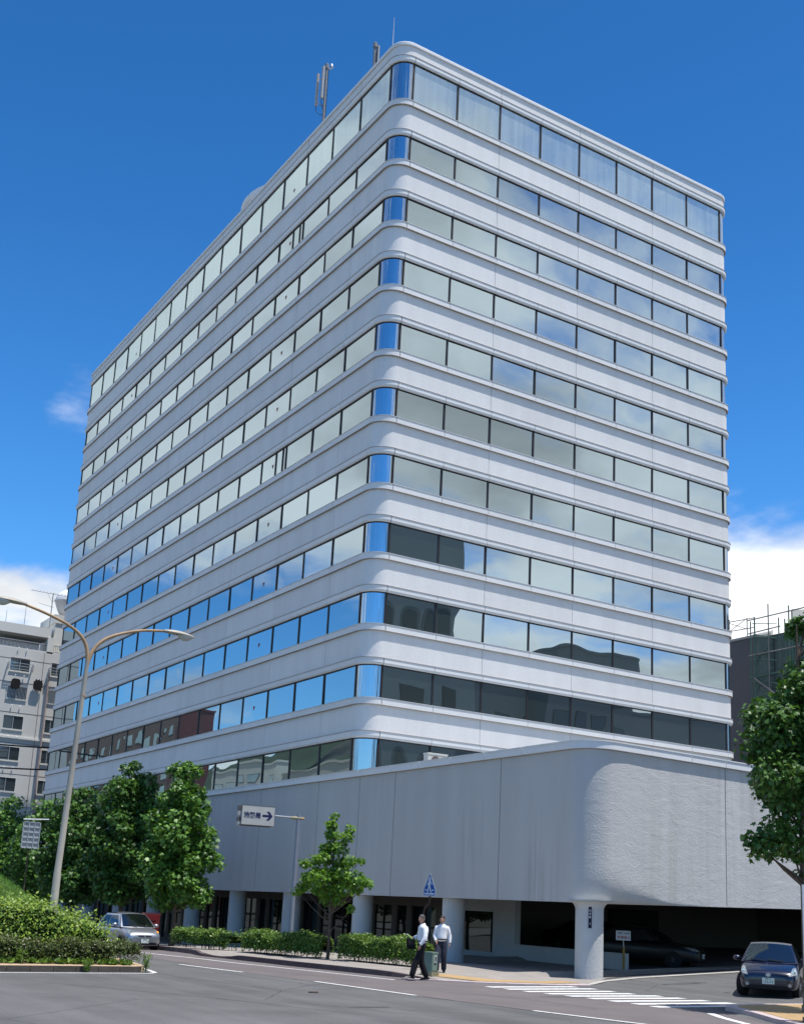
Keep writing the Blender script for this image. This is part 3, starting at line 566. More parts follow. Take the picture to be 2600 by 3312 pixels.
# ------------------------------------------------------------------ buildings behind
m_beige = mat('beige_render', (0.60, 0.585, 0.55), 0.85, var=0.05, vscale=0.3, stretch=(1, 1, .3), bump=.15, bscale=8)
m_beige2 = mat('beige_render_light', (0.66, 0.65, 0.61), 0.8)
def flat_window(parent, x0, x1, z0, z1, y, rail=False, bars=False, glass=g_far, nx=2):
    w = MB().box(x0 - .06, y - .03, z0 - .14, x1 + .06, y - .09, z0 - .02).box(x0, y - .01, z1, x1, y + .03, z1 + .05).box(x0 - .05, y - .012, z0, x0, y + .03, z1 + .05).box(x1, y - .012, z0, x1 + .05, y + .03, z1 + .05)
    f = w.build('window', m_beige2, parent)
    n = nx
    for k in range(n):
        a, c = lerp(x0, x1, k / n), lerp(x0, x1, (k + 1) / n)
        MB().box(a + .03, y + .06, z0, c - .03, y + .07, z1).build('pane', glass, f)
    MB().box((x0 + x1) / 2 - .03, y + .03, z0, (x0 + x1) / 2 + .03, y + .08, z1).build('mullion', m_alu, f)
    if rail:
        r = MB()
        for zz in (.1, .45, .8): r.box(x0 - .25, y - .45, z0 + zz * .75, x1 + .25, y - .41, z0 + zz * .75 + .05)
        r.box(x0 - .25, y - .45, z0, x0 - .21, y, z0 + .65).box(x1 + .21, y - .45, z0, x1 + .25, y, z0 + .65); r.build('railing', m_alu, f)
    if bars:
        r = MB()
        for k in range(15): xx_ = lerp(x0, x1, k / 14); r.box(xx_ - .015, y - .12, z0, xx_ + .015, y - .09, z1)
        r.box(x0 - .05, y - .13, z1 - .1, x1 + .05, y - .08, z1 - .02).build('bars', m_alu, f)
def wall_holes(x0, x1, z0, z1, y, holes, t=.3, axis=1):
    """wall slab in the plane y with rectangular openings"""
    b = MB(); xs = sorted({x0, x1} | {h[0] for h in holes} | {h[1] for h in holes}); zs = sorted({z0, z1} | {h[2] for h in holes} | {h[3] for h in holes})
    for i in range(len(xs) - 1):
        for j in range(len(zs) - 1):
            cxm, czm = (xs[i] + xs[i + 1]) / 2, (zs[j] + zs[j + 1]) / 2
            if any(h[0] < cxm < h[1] and h[2] < czm < h[3] for h in holes): continue
            A, B_, C_, D_ = xs[i], xs[i + 1], zs[j], zs[j + 1]
            b.add([(A, y, C_), (B_, y, C_), (B_, y, D_), (A, y, D_)], [(0, 1, 2, 3)])
    for h in holes:
        A, B_, C_, D_ = h[:4]; b.add([(A, y, C_), (B_, y, C_), (B_, y, D_), (A, y, D_), (A, y + t, C_), (B_, y + t, C_), (B_, y + t, D_), (A, y + t, D_)], [(0, 1, 5, 4), (1, 2, 6, 5), (2, 3, 7, 6), (3, 0, 4, 7)])
    return b
apt = empty('apartment_building', (0, 0, 0), 0, 'beige apartment block at the left edge with roof terrace and white radome', 'building')
AY = 60.0
hol = []
lv = [(20.9, 'rail'), (18.0, 'bars'), (15.2, ''), (12.2, ''), (9.2, ''), (6.2, ''), (3.2, '')]
lv = [(22.2 - 1.25, 'rail'), (18.45, 'bars'), (15.75, ''), (13.0, ''), (10.3, ''), (7.5, ''), (4.5, '')]
WX = [(-2.75, -1.05), (.9, 1.9)]
for z, s in lv:
    for a, c in WX: hol.append((a, c, z, z + 1.15))
wall_holes(-5, 9, 0, 22.9, AY, hol).build('wall', m_beige, apt, fix=False)
MB().box(-5, AY + .35, 0, 9, AY + 12, 22.7).build('inner_wall', m_dark, apt)
for z, s in lv:
    for a, c in WX: flat_window(apt, a, c, z, z + 1.15, AY, s == 'rail', s == 'bars', nx=2)
for z in (22.0, 19.9, 17.2, 14.5, 11.8, 9.0, 6.0): MB().box(-5, AY - .012, z - .02, 9, AY + .01, z + .02).build('joint', m_seal, apt)
for x in (-4.0, .15, 4.5): MB().box(x - .02, AY - .014, 0, x + .02, AY + .01, 22.9).build('joint', m_seal, apt)
MB().box(-5, AY - .12, 14.9, 9, AY - .005, 15.08).build('string_course', m_beige2, apt)
MB().tube([(1.05 - .35, AY - .2, 2), (1.05 - .35, AY - .2, 21.2)], .085, 10).build('downpipe', mat('pinkish_pipe', (.36, .28, .26), .6), apt)
b = MB()
for z, s in lv:
    for x in (-2.2, -1.45): b.lathe([(.05, 0), (.05, .12), (.02, .18)], (x, AY - .1, z + 1.95), 8)
b.build('vent_cap', mat('white_plastic', (.75, .75, .75), .4), apt)
terr = MB().box(-5, AY, 22.9, 9, AY + .25, 23.05)
terr.box(-5, AY + .05, 24.35, .55, AY + 3.8, 25.2).box(-5, AY + 3.9, 22.9, .55, AY + 4.1, 24.4).box(.3, AY, 22.9, .85, AY + .6, 24.4)
terr.build('terrace', m_beige2, apt)
b = MB(); 
for k in range(46): b.box(-5 + k * .165, AY + .2, 23.05, -5 + k * .165 + .03, AY + .24, 23.7)
b.box(-5, AY + .18, 23.7, 2.6, AY + .26, 23.77).build('railing', m_grey, apt)
b = MB()
for k in range(14): b.box(-4.9 + k * .34, AY + .8, 23.1, -4.9 + k * .34 + .25, AY + .9, 23.62)
b.build('balustrade_block', mat('white_blocks', (.72, .72, .75), .6), apt)
MB().box(.9, AY + .4, 22.9, 3.6, AY + 5, 25.9).box(.75, AY + .3, 25.9, 3.8, AY + 5.1, 26.7).build('stair_tower', m_beige2, apt)
tv = empty('tv_antenna', (.35, AY + .3, 23.0), 0, 'thin rooftop television antenna beside the white radome', 'antenna')
MB().tube([(0, 0, 0), (0, 0, 5.6)], .045, 6).build('mast', m_grey, tv)
b = MB().tube([(-2.0, 0, 5.55), (1.5, 0, 5.5)], .025, 5).tube([(-1.2, .1, 4.5), (0.2, .1, 4.3)], .02, 5).tube([(0, 0, 4.7), (-.5, 0, 5.5)], .015, 4).tube([(0, 0, 4.7), (.5, 0, 5.5)], .015, 4)
for k in range(11): b.tube([(-1.9 + k * .33, -.35, 5.58), (-1.9 + k * .33, .35, 5.58)], .014, 4)
b.build('boom', m_grey, tv)
rad = empty('radome', (2.35, AY + 2.3, 26.7), 0, 'white spherical radome with grey lower half on the stair tower', 'radome')
pr = [(1.2 * math.sin(a), 1.75 - 1.2 * math.cos(a)) for a in [math.pi * k / 24 for k in range(2, 23)]]
MB().lathe([p for p in pr if p[1] >= 1.70], (0, 0, 0), 32).build('upper_shell', mat('radome_white', (.8, .8, .8), .35), rad, smooth=True)
MB().lathe([(.35, .3)] + [(lerp(.45, 1.2, (k / 10) ** .55), lerp(.35, 1.70, k / 10)) for k in range(11)] + [(1.25, 1.72), (1.25, 1.78)], (0, 0, 0), 32).build('lower_shell', mat('radome_grey', (.48, .46, .45), .5), rad, smooth=True)
MB().lathe([(.3, 0), (.3, .35)], (0, 0, 0), 12).build('pedestal', m_black, rad)
for x, z in ((-1.75, 27.6), (-3.4, 26.5)):
    mast(x, AY + 1, 25.1, z, .035, ('longer' if x > -2 else 'shorter leftmost') + ' thin rod standing on the terrace roof of the beige block', 'rods on the beige block')
m_net = mat('black_cloth', (.012, .012, .014), .9)
for (x, z, w, h, lab, fr_) in ((-2.15, 19.75, .78, .85, 'black rounded sign shape hung below the railed window of the beige block', 0), (.05 - .25, 19.85, .8, .95, 'black ragged cloth hanging on the beige wall right of the window', 1)):
    t = empty('hanging_cloth' if fr_ else 'wall_ornament', (x, AY - .28, z), 0, lab, 'cloth' if fr_ else 'ornament')
    n = 22; poly = []
    for k in range(n):
        a = 2 * math.pi * k / n; rr = 1.0 if not fr_ else (1.0 + (.16 if k % 2 else -.12) * (math.cos(a - .8) > -.1)); sq = (abs(math.cos(a)) ** 4 + abs(math.sin(a)) ** 4) ** -.25
        poly.append((w / 2 * rr * sq * math.cos(a), h / 2 * rr * sq * math.sin(a)))
    MB().prism(poly, 1, -.06, .06).build('ragged_sheet' if fr_ else 'plate', m_net, t); MB().box(-.05, .05, -.1, .05, .3, .1).build('bracket', m_black, t)

# dark netted buildings on the right
m_drk = mat('dark_grey_cladding', (0.105, 0.11, 0.125), 0.85, var=0.05, vscale=.4)
m_drk2 = mat('netted_wall', (0.075, 0.095, 0.095), 0.9, var=0.12, vscale=.5, stretch=(1, 1, .4))
t = empty('dark_building', (0, 0, 0), 0, 'plain dark grey building showing just right of the white tower', 'building')
MB().box(45, 17.3, 0, 70, 46, 24.55).build('wall', m_drk, t); MB().box(44.9, 17.2, 24.55, 70, 46, 24.75).build('roof_edge', m_grey, t)
t = empty('netted_building', (0, 0, 0), 0, 'building wrapped in dark green safety net behind the scaffolding', 'building')
MB().box(45, 3, 0, 66, 17.0, 24.45).box(45.6, -8, 0, 66, 15.0, 25.3).build('wall', m_drk2, t)
m_pipe = mat('galvanised_pipe', (.26, .25, .24), .5, metal=.4); m_pipg = mat('green_scaffold_pipe', (.07, .16, .12), .55)
sc_ = empty('scaffolding', (0, 0, 0), 0, 'tall pipe scaffolding with green net panels against the dark buildings', 'scaffolding')
def pole(a, c, r=.045, m=m_pipe, nm='pipe'): MB().tube([a, c], r, 6).build(nm, m, sc_)
for (x, y, zt_) in ((44.0, 17.0, 25.6), (44.0, 16.6, 25.9), (44.0, 15.2, 26.7), (44.6, 14.7, 25.6), (44.6, 14.1, 25.4), (44, 13.2, 26.2), (44.0, 12.9, 25.8), (44, 9.2, 26.4), (44, 9.5, 26.5), (44, 6.6, 27.2)):
    pole((x, y, 8), (x, y, zt_), .05, m_pipg if zt_ < 26.3 else m_pipe)
for z in (12, 13.8, 15.6, 17.4, 19.2, 21.0, 22.8, 24.6, 25.7):
    pole((43.95, 17.2, z), (43.95, 5 if z in (12, 15.6, 19.2, 22.8, 25.7) else 14.0, z + .1), .05, m_pipe if z > 22 else m_pipg)
    pole((44.0, 16.8, z - .3), (44.0, 14.4, z - .75), .035, m_pipg)
pole((43.9, 16.6, 20.9), (43.9, 11.5, 17.2), .07)
for k in range(7): pole((44.0, 17 - .42 * (k % 2), 10 + 2 * k), (44.0, 14.9, 11.6 + 2 * k), .03, m_pipg)
for (y, z) in ((20.5, 24.7), (18.6, 24.7), (17.8, 24.7)):
    pole((45.4, y, z), (45.4, y, 26.6 - (20.5 - y) * .1), .045); 
pole((45.4, 20.5, 26.4), (45.4, 17.8, 26.3), .04); pole((45.4, 20.5, 25.6), (45.4, 17.8, 25.5), .04); pole((45.4, 20.5, 25.6), (45.4, 18.6, 26.4), .03); pole((45.4, 20.5, 26.3), (45.4, 18.6, 25.5), .03)
m_mesh = bpy.data.materials.new('green_safety_net'); m_mesh.use_nodes = True; _n = m_mesh.node_tree.nodes; _l = m_mesh.node_tree.links
_tr = _n.new('ShaderNodeBsdfTransparent'); _ms2 = _n.new('ShaderNodeMixShader'); _ms2.inputs[0].default_value = .62; _n['Principled BSDF'].inputs['Base Color'].default_value = (.11, .17, .16, 1); _n['Principled BSDF'].inputs['Roughness'].default_value = .9
_l.new(_tr.outputs[0], _ms2.inputs[1]); _l.new(_n['Principled BSDF'].outputs[0], _ms2.inputs[2]); _l.new(_ms2.outputs[0], _n['Material Output'].inputs[0])
def net(y0, y1, z0, z1, sag=.3, x=44.05, lean=0):
    b = MB(); b.grid([[(x + .05 * math.sin(i * 2.1 + j), lerp(y0, y1, j / 10), z + (lean * j / 10) - (sag * math.sin(math.pi * j / 10) if i == 0 else 0)) for j in range(11)] for i, z in enumerate(np.linspace(z1, z0, 8))]); b.build('safety_net', m_mesh, sc_, fix=False, smooth=True)
net(12.9, 9.5, 19.5, 25.9, .45, lean=.35); net(17.0, 14.9, 8, 24.6, .05, x=44.2); net(14.9, 12.9, 8, 24.2, .1, x=44.3); net(16.5, 15.0, 19.4, 24.4, .05); net(16.6, 14.7, 9, 18.8, .1); net(9.3, 5.5, 15, 24.6, .3)

# cables across the left block and the right edge
m_cab = mat('black_cable', (.02, .02, .02), .6)
def cable(p, q, sag, label, r=.045):
    pts = [(lerp(p[0], q[0], k / 16), lerp(p[1], q[1], k / 16), lerp(p[2], q[2], k / 16) - sag * 4 * (k / 16) * (1 - k / 16)) for k in range(17)]
    b = MB().tube(pts, r, 6); b.tube([(x, y + .1, z + .02 * math.sin(i * 2)) for i, (x, y, z) in enumerate(pts)], r * .5, 5)
    tag(b.build('power_cable', m_cab, smooth=True), label, 'cable', 'cables in front of the buildings')
cable((-12, 54.5, 13.6), (6, 54.5, 14.2), .25, 'upper thick black cable crossing the beige apartment block', .07)
cable((-12, 54.5, 11.5), (6, 54.5, 12.4), .2, 'lower thick black cable crossing the beige apartment block', .07)
cable((30, 22, 12.3), (45, 14, 12.4), .1, 'black cable between the white tower and the dark building', .06)

# ------------------------------------------------------------------ buildings across the street (they show in the mirror glass)
def far_block(label, x0, x1, y0, y1, h, m, wins, face, wmat=g_far, roofm=None):
    t = empty('far_building', (0, 0, 0), 0, label, 'building')
    MB().box(x0, y0, -.1, x1, y1, h).build('wall', m, t)
    MB().box(x0 - .15, y0 - .15, h, x1 + .15, y1 + .15, h + .4).build('parapet', m, t)
    for (u0, u1, z0, z1) in wins:
        if face == 'N': f = MB().box(u0, y1, z0, u1, y1 + .06, z1).build('window', m_frame, t); MB().box(u0 + .08, y1 + .05, z0 + .08, u1 - .08, y1 + .075, z1 - .08).build('pane', mat('dim_far_pane', (.05, .07, .10), .5), f)
        else: f = MB().box(x1, u0, z0, x1 + .06, u1, z1).build('window', m_frame, t); MB().box(x1 + .05, u0 + .08, z0 + .08, x1 + .075, u1 - .08, z1 - .08).build('pane', wmat, f)
    return t
m_gr = mat('grey_green_render', (0.24, 0.26, 0.25), 0.85, var=.05, vscale=.3)
# arch-windowed tower with a flared head
tw = empty('arched_tower', (0, 0, 0), 0, 'grey tower across the street with arched windows, seen mirrored in the glass', 'building')
b = MB()
def half(y): return 0
prof_x = [(42.9, 0), (45.4, 6), (45.4, 25.5), (44.9, 28.0), (43.0, 29.8), (42.6, 31), (42.8, 32.4), (43.6, 34), (44.9, 35.0), (44.9, 35.3), (45.05, 39.5), (45.05, 45.5)]
rows = [[(21, -58, z), (x, -58, z), (x, -74, z), (21, -74, z)] for x, z in prof_x]
b.grid(rows, close=True); b.f.append((len(b.v) - 4, len(b.v) - 3, len(b.v) - 2, len(b.v) - 1)); b.build('wall', m_gr, tw)
def arch_shape(cx_, z0, w, h):
    p = [(cx_ - w / 2, z0), (cx_ + w / 2, z0)]
    for k in range(13): a = math.pi * k / 12; p.append((cx_ + w / 2 * math.cos(a), z0 + h - w / 2 + w / 2 * math.sin(a)))
    return p
for zz, hh, xs_ in ((28.3, 5.4, (28.5, 32.0, 35.5, 38.6, 41.0)), (13.5, 5.2, (27, 30.4, 33.8, 37.1, 40.2))):
    for x in xs_:
        f = MB().prism(arch_shape(x, zz, 2.1, hh), 1, -58.0, -57.9).build('window', mat('arch_reveal', (.12, .13, .13), .8), tw)
        MB().prism(arch_shape(x, zz, 1.6, hh - .4), 1, -57.91, -57.86).build('pane', mat('arch_dark_pane', (.02, .025, .03), .3), f)
for x in (27, 31.5, 36.5, 41):
    for z in (23, ): f = MB().box(x, -58.05, z, x + 2.4, -57.93, z + 2.6).build('window', m_frame, tw); MB().box(x + .1, -57.95, z + .1, x + 2.3, -57.9, z + 2.5).build('pane', mat('arch_dark_pane', (.02, .025, .03), .3), f)
far_block('dark grey office block across the street, mirrored low in the right facade', 60, 73.5, -76, -62, 33.4, mat('slate_render', (.15, .16, .17), .85), [(61 + 3 * k, 63 + 3 * k, z, z + 1.6) for k in range(4) for z in (16, 20, 24, 28)], 'N')
far_block('wide slate office block across the street beside the arched tower', 47.2, 98, -78, -66, 28.3, mat('slate_render2', (.17, .18, .19), .85), [(49 + 4.6 * k, 51.4 + 4.6 * k, z, z + 2.0) for k in range(10) for z in (9, 13.5, 18, 22.5)], 'N')
# along the avenue to the left
m_brick = mat('brown_brick_tile', (0.15, 0.105, 0.085), 0.8, var=.12, vscale=1.5)
m_brickr = mat('dark_red_tile', (0.12, 0.045, 0.045), 0.8, var=.12, vscale=1.5)
far_block('brown brick office block along the avenue, mirrored low in the left facade', -64, -61, 175, 290, 40, m_brick, [(178 + 7.5 * k, 182.2 + 7.5 * k, z, z + 2.6) for k in range(15) for z in (5, 9, 13, 17, 21, 25, 29, 33.5)], 'E', wmat=glass_mat('teal_far_glass', (.5, .62, .66), .5, (.06, .11, .12)))
far_block('dark red tiled slab at the near end of the brown brick block', -62.6, -60, 165, 174, 36.5, m_brickr, [], 'E')
far_block('pale apartment slab with balcony bands along the avenue', -66, -62, 137, 160, 25, mat('pale_apartment_render', (.50, .49, .42), .85), [(139 + 5.2 * k, 142.6 + 5.2 * k, z, z + 1.5) for k in range(4) for z in (4, 7.5, 11, 14.5, 18, 21.5)], 'E')
pale = far_block('low beige hall with a gently curved roof along the avenue', -66, -61, 60, 132, 22.0, mat('beige_hall_render', (.42, .40, .33), .85), [], 'E')
b = MB(); b.grid([[(-60.8, 60 + 72 * k / 20, 22.4 + 2.6 * math.sin(math.pi * k / 20) - 1.2 * math.sin(3 * math.pi * k / 20)), (-66, 60 + 72 * k / 20, 22.5 + 2.6 * math.sin(math.pi * k / 20))] for k in range(21)]); b.build('curved_roof', mat('silver_roof', (.6, .6, .6), .5), pale)
hl = MB(); hr = []
for i in range(14):
    rr = i / 13
    hr.append([(-330 - 260 * rr * math.cos(a) * 1.0, 420 + 420 * math.sin(a) * rr, 95 * (1 - rr ** 1.6) - 2 + 5 * math.sin(a * 5 + i)) for a in [2 * math.pi * k / 40 for k in range(40)]])
hl.grid(hr, True); struct(hl.build('hill', mat('wooded_hill', (.022, .036, .020), .95, var=.3, vscale=.08, bump=1.0, bscale=.3), smooth=True))

# ------------------------------------------------------------------ foliage
def leaf_mat(name, c1, c2, trans=.20, rough=.45, spec=.35, vs=1.2):
    m = bpy.data.materials.new(name); m.use_nodes = True; n = m.node_tree.nodes; l = m.node_tree.links; b = n['Principled BSDF']
    b.inputs['Roughness'].default_value = rough; b.inputs['Specular IOR Level'].default_value = spec
    g_ = n.new('ShaderNodeNewGeometry'); z = n.new('ShaderNodeTexNoise'); z.inputs['Scale'].default_value = vs; z.inputs['Detail'].default_value = 6; z.inputs['Roughness'].default_value = .8; l.new(g_.outputs['Position'], z.inputs['Vector'])
    at = n.new('ShaderNodeAttribute'); at.attribute_name = 'leafv'
    ad = n.new('ShaderNodeMath'); ad.operation = 'ADD'; l.new(z.outputs[0], ad.inputs[0]); l.new(at.outputs['Fac'], ad.inputs[1])
    mr = n.new('ShaderNodeMapRange'); mr.inputs[1].default_value = .55; mr.inputs[2].default_value = 1.45; l.new(ad.outputs[0], mr.inputs[0])
    mx = n.new('ShaderNodeMix'); mx.data_type = 'RGBA'; l.new(mr.outputs[0], mx.inputs[0]); mx.inputs[6].default_value = (*c1, 1); mx.inputs[7].default_value = (*c2, 1); l.new(mx.outputs[2], b.inputs['Base Color'])
    tr = n.new('ShaderNodeBsdfTranslucent'); br = n.new('ShaderNodeMix'); br.data_type = 'RGBA'; br.blend_type = 'MULTIPLY'; br.inputs[0].default_value = 1; l.new(mx.outputs[2], br.inputs[6]); br.inputs[7].default_value = (1.3, 1.25, .5, 1); l.new(br.outputs[2], tr.inputs[0])
    ms = n.new('ShaderNodeMixShader'); ms.inputs[0].default_value = trans; l.new(b.outputs[0], ms.inputs[1]); l.new(tr.outputs[0], ms.inputs[2]); l.new(ms.outputs[0], n['Material Output'].inputs[0]); return m
m_leaf = leaf_mat('sweetgum_leaf', (.034, .105, .018), (.14, .28, .045))
m_leaf_shade = leaf_mat('shaded_sweetgum_leaf', (.026, .080, .016), (.105, .215, .042))  # darker copy of the sweetgum leaf, crown shade put into its colour
m_leafy = leaf_mat('golden_hedge_leaf', (.065, .14, .018), (.27, .38, .05), vs=3)
m_leafh = leaf_mat('hedge_leaf', (.038, .095, .016), (.19, .30, .045), vs=4)
m_leafb = leaf_mat('browned_hedge_leaf', (.04, .04, .014), (.10, .15, .03), vs=4, trans=.2)
m_grass = leaf_mat('long_grass', (.05, .14, .02), (.14, .28, .04), vs=2)
m_bark = mat('grey_brown_bark', (.10, .075, .055), .9, var=.25, vscale=8, bump=.5, bscale=20)
MAPLE = [(0, -.5), (.10, -.28), (.42, -.30), (.26, -.08), (.55, .12), (.22, .16), (.0, .62), (-.22, .16), (-.55, .12), (-.26, -.08), (-.42, -.30), (-.10, -.28)]
OVAL = [(0, -.5), (.2, -.2), (.24, .1), (0, .5), (-.24, .1), (-.2, -.2)]
BLADE = [(-.04, -.5), (.04, -.5), (.0, .5)]
def leaves(name, C, size, m, parent=None, shape=MAPLE, outward=None, flat=.45, kind=None, jit=.35, droop=.0):
    C = np.asarray(C, float); n = len(C); sh = np.array(shape); k = len(sh)
    nor = rng.normal(size=(n, 3)); nor[:, 2] = np.abs(nor[:, 2]) * .8 + flat
    if outward is not None: nor += outward * 1.1
    nor /= np.linalg.norm(nor, axis=1)[:, None]
    t = rng.normal(size=(n, 3)); t[:, 2] -= droop * 2; t -= nor * (t * nor).sum(1)[:, None]; t /= np.linalg.norm(t, axis=1)[:, None]; bta = np.cross(nor, t)
    s = size * (1 + jit * rng.uniform(-1, 1, n))
    fold = np.abs(sh[:, 0]) * .35
    V = C[:, None, :] + s[:, None, None] * (sh[None, :, 1, None] * t[:, None, :] + sh[None, :, 0, None] * bta[:, None, :] - fold[None, :, None] * nor[:, None, :])
    V = V.reshape(-1, 3); me = bpy.data.meshes.new(name); me.vertices.add(len(V)); me.vertices.foreach_set('co', V.ravel())
    me.loops.add(n * k); me.loops.foreach_set('vertex_index', np.arange(n * k)); me.polygons.add(n); me.polygons.foreach_set('loop_start', np.arange(n) * k)
    me.polygons.foreach_set('loop_total', np.full(n, k)); me.update(calc_edges=True)
    a = me.attributes.new('leafv', 'FLOAT', 'FACE'); a.data.foreach_set('value', rng.uniform(0, 1, n))
    me.materials.append(m); o = obj(name, me, parent)
    if kind: o['kind'] = kind
    return o
def clump_points(cl, n):
    """leaves on and inside a set of clumps (centre, radius, squash)"""
    c = np.array([q[0] for q in cl]); r = np.array([q[1] for q in cl]); w = r ** 2; idx = rng.choice(len(cl), n, p=w / w.sum())
    d = rng.normal(size=(n, 3)); d /= np.linalg.norm(d, axis=1)[:, None]; rad = r[idx] * np.clip(rng.normal(.86, .2, n), .1, 1.25); p = c[idx] + d * rad[:, None] * np.array([1, 1, .8]); return p, d
def tree(x, y, h, clumps, n, size, label, group=None, m=m_leaf, tr=.07, lean=(0, 0), name='street_tree', base=None):
    zb = ph(x, y) if base is None else base
    t = empty(name, (x, y, zb), 0, label, 'tree', group)
    top = max(c[0][2] for c in clumps) - .1
    b = MB(); b.tube([(0, 0, -.1), (0.02, 0, .3), (lean[0] * .4, lean[1] * .4, top * .45), (lean[0], lean[1], top * .85), (lean[0], lean[1], top)], [tr * 1.3, tr, tr * .8, tr * .4, tr * .15], 9); b.build('trunk', m_bark, t, smooth=True)
    b = MB()
    for c, r in clumps:
        z0 = max(.8, c[2] - .5 - .3 * math.hypot(c[0], c[1])); z0 = min(z0, top * .9); s = z0 / top
        b.tube([(lean[0] * s, lean[1] * s, z0), ((c[0] + lean[0] * s) / 2, (c[1] + lean[1] * s) / 2, (z0 + c[2]) / 2 - .05), c], [tr * .42, tr * .28, tr * .12], 5)
    b.build('limb', m_bark, t, smooth=True)
    p, d = clump_points(clumps, n); leaves('crown', p, size, m, t, outward=d * .8, droop=.3); return t
def crown(h0, h1, rfun, nlay, seed, sq=1.0, r0=.5, per=5):
    q = random.Random(seed); cl = []
    for i in range(nlay):
        z = lerp(h0, h1, (i + .5) / nlay); R = rfun((i + .5) / nlay)
        k = max(1, int(per * R / rfun(.3) + .5))
        for j in range(k):
            a = 2 * math.pi * (j + q.random() * .7) / k + i; rr = R * q.uniform(.62, .95) if k > 1 else R * .2
            cl.append(((rr * math.cos(a), rr * math.sin(a) * sq, z + q.uniform(-.25, .25)), r0 * q.uniform(.75, 1.2) * (.55 + .45 * min(1, R / 1.2))))
        if R > .8: cl.append(((0, 0, z), R * .55))
    cl.append(((q.uniform(-.1, .1), q.uniform(-.1, .1), h1), r0 * .55)); return cl
# the young tree standing between the two near hedges
cl = [((.0, .1, 5.0), .2), ((-.12, .1, 4.7), .27), ((.35, -.95 + .4, 4.55), .24), ((.0, .15, 4.35), .33), ((.2, -.55, 4.25), .3), ((0, .1, 3.95), .33), ((.1, -.35, 3.85), .33), ((-.1, .5, 3.85), .3),
      ((0, .35, 3.5), .36), ((-.2, 1.0, 3.45), .3), ((-.3, 1.7, 3.3), .26), ((.2, -.3, 3.35), .3), ((.2, -1.0, 3.4), .27), ((.3, -1.6, 3.42), .2), ((.0, .0, 3.0), .42), ((-.2, .8, 2.95), .38), ((-.25, 1.45, 2.8), .33), ((.1, -.7, 2.95), .38), ((.2, -1.3, 2.85), .36),
      ((.25, -1.9, 2.7), .3), ((-.3, 1.75, 2.45), .28), ((-.1, .9, 2.45), .36), ((0, .1, 2.45), .42), ((.15, -.7, 2.45), .4), ((.3, -1.4, 2.5), .33), ((.35, -2.2, 2.65), .22), ((-.35, 2.1, 2.3), .24), ((0, .3, 2.1), .33), ((.1, -.4, 2.05), .28), ((.2, -1.2, 1.75), .2), ((.5, .2, 2.7), .4), ((-.55, -.1, 2.8), .42), ((-.4, .0, 3.5), .3)]
cl = [((c[0] * 1.0, c[1] * .92, c[2]), r * .86) for c, r in cl]
tree(-6.65, -8.5, 5.1, cl, 4800, .12, 'young slender tree with thin layered crown between the two near hedges', tr=.055, m=leaf_mat('young_sweetgum_leaf', (.055, .15, .02), (.20, .36, .05), trans=.42))
rf = lambda t: 1.85 * (math.sin(math.pi * min(1, (t * .86 + .12)) ** .9) ** .6) * (1 - .22 * t)
TL = [(-7.2, 4.9, 1.9, 7.95, .86, 'dense round street tree nearest the hanging road sign', 12500), (-7.2, 12.0, 2.2, 8.7, 1.15, 'tallest street tree with shade-toned leaves behind the silver car', 15000),
      (-7.4, 19.3, 2.2, 8.0, 1.2, 'street tree directly behind the lamp post', 13000), (-7.4, 26.5, 2.0, 7.9, 1.15, 'street tree behind the small hanging panel', 8000), (-7.4, 35.5, 1.8, 8.8, 1.2, 'street tree at the far left edge of the picture', 8000)]
for i, (x, y, a, b_, k, lab, n) in enumerate(TL):
    tree(x, y, b_, crown(a, b_, lambda t, k=k: rf(t) * k, 9, i + 3, r0=.62, per=6), n, .20, lab, 'street trees along the pavement', m_leaf_shade if i in (1, 2) else m_leaf, tr=.11)
rr_ = lambda t: 1.85 * min(1, .55 + t * 2.2) * max(.12, 1 - t) ** .75
cl = [((c[0] + .42, c[1], c[2] - .05), q) for c, q in crown(4.9, 9.6, rr_, 8, 21, r0=.55, per=6)]
cl += [((-1.1, .25, 3.75), .38), ((-.75, .2, 4.15), .45), ((-.3, .1, 3.9), .45), ((-1.35, .4, 3.95), .25), ((-.1, .3, 4.45), .4), ((-.2, .1, 3.6), .22), ((-.05, .1, 3.2), .15)]
tree(-3.86, -27.0, 9.6, cl, 16000, .14, 'big leafy street tree hanging in from the right edge', m=m_leaf_shade, tr=.10, base=.1)

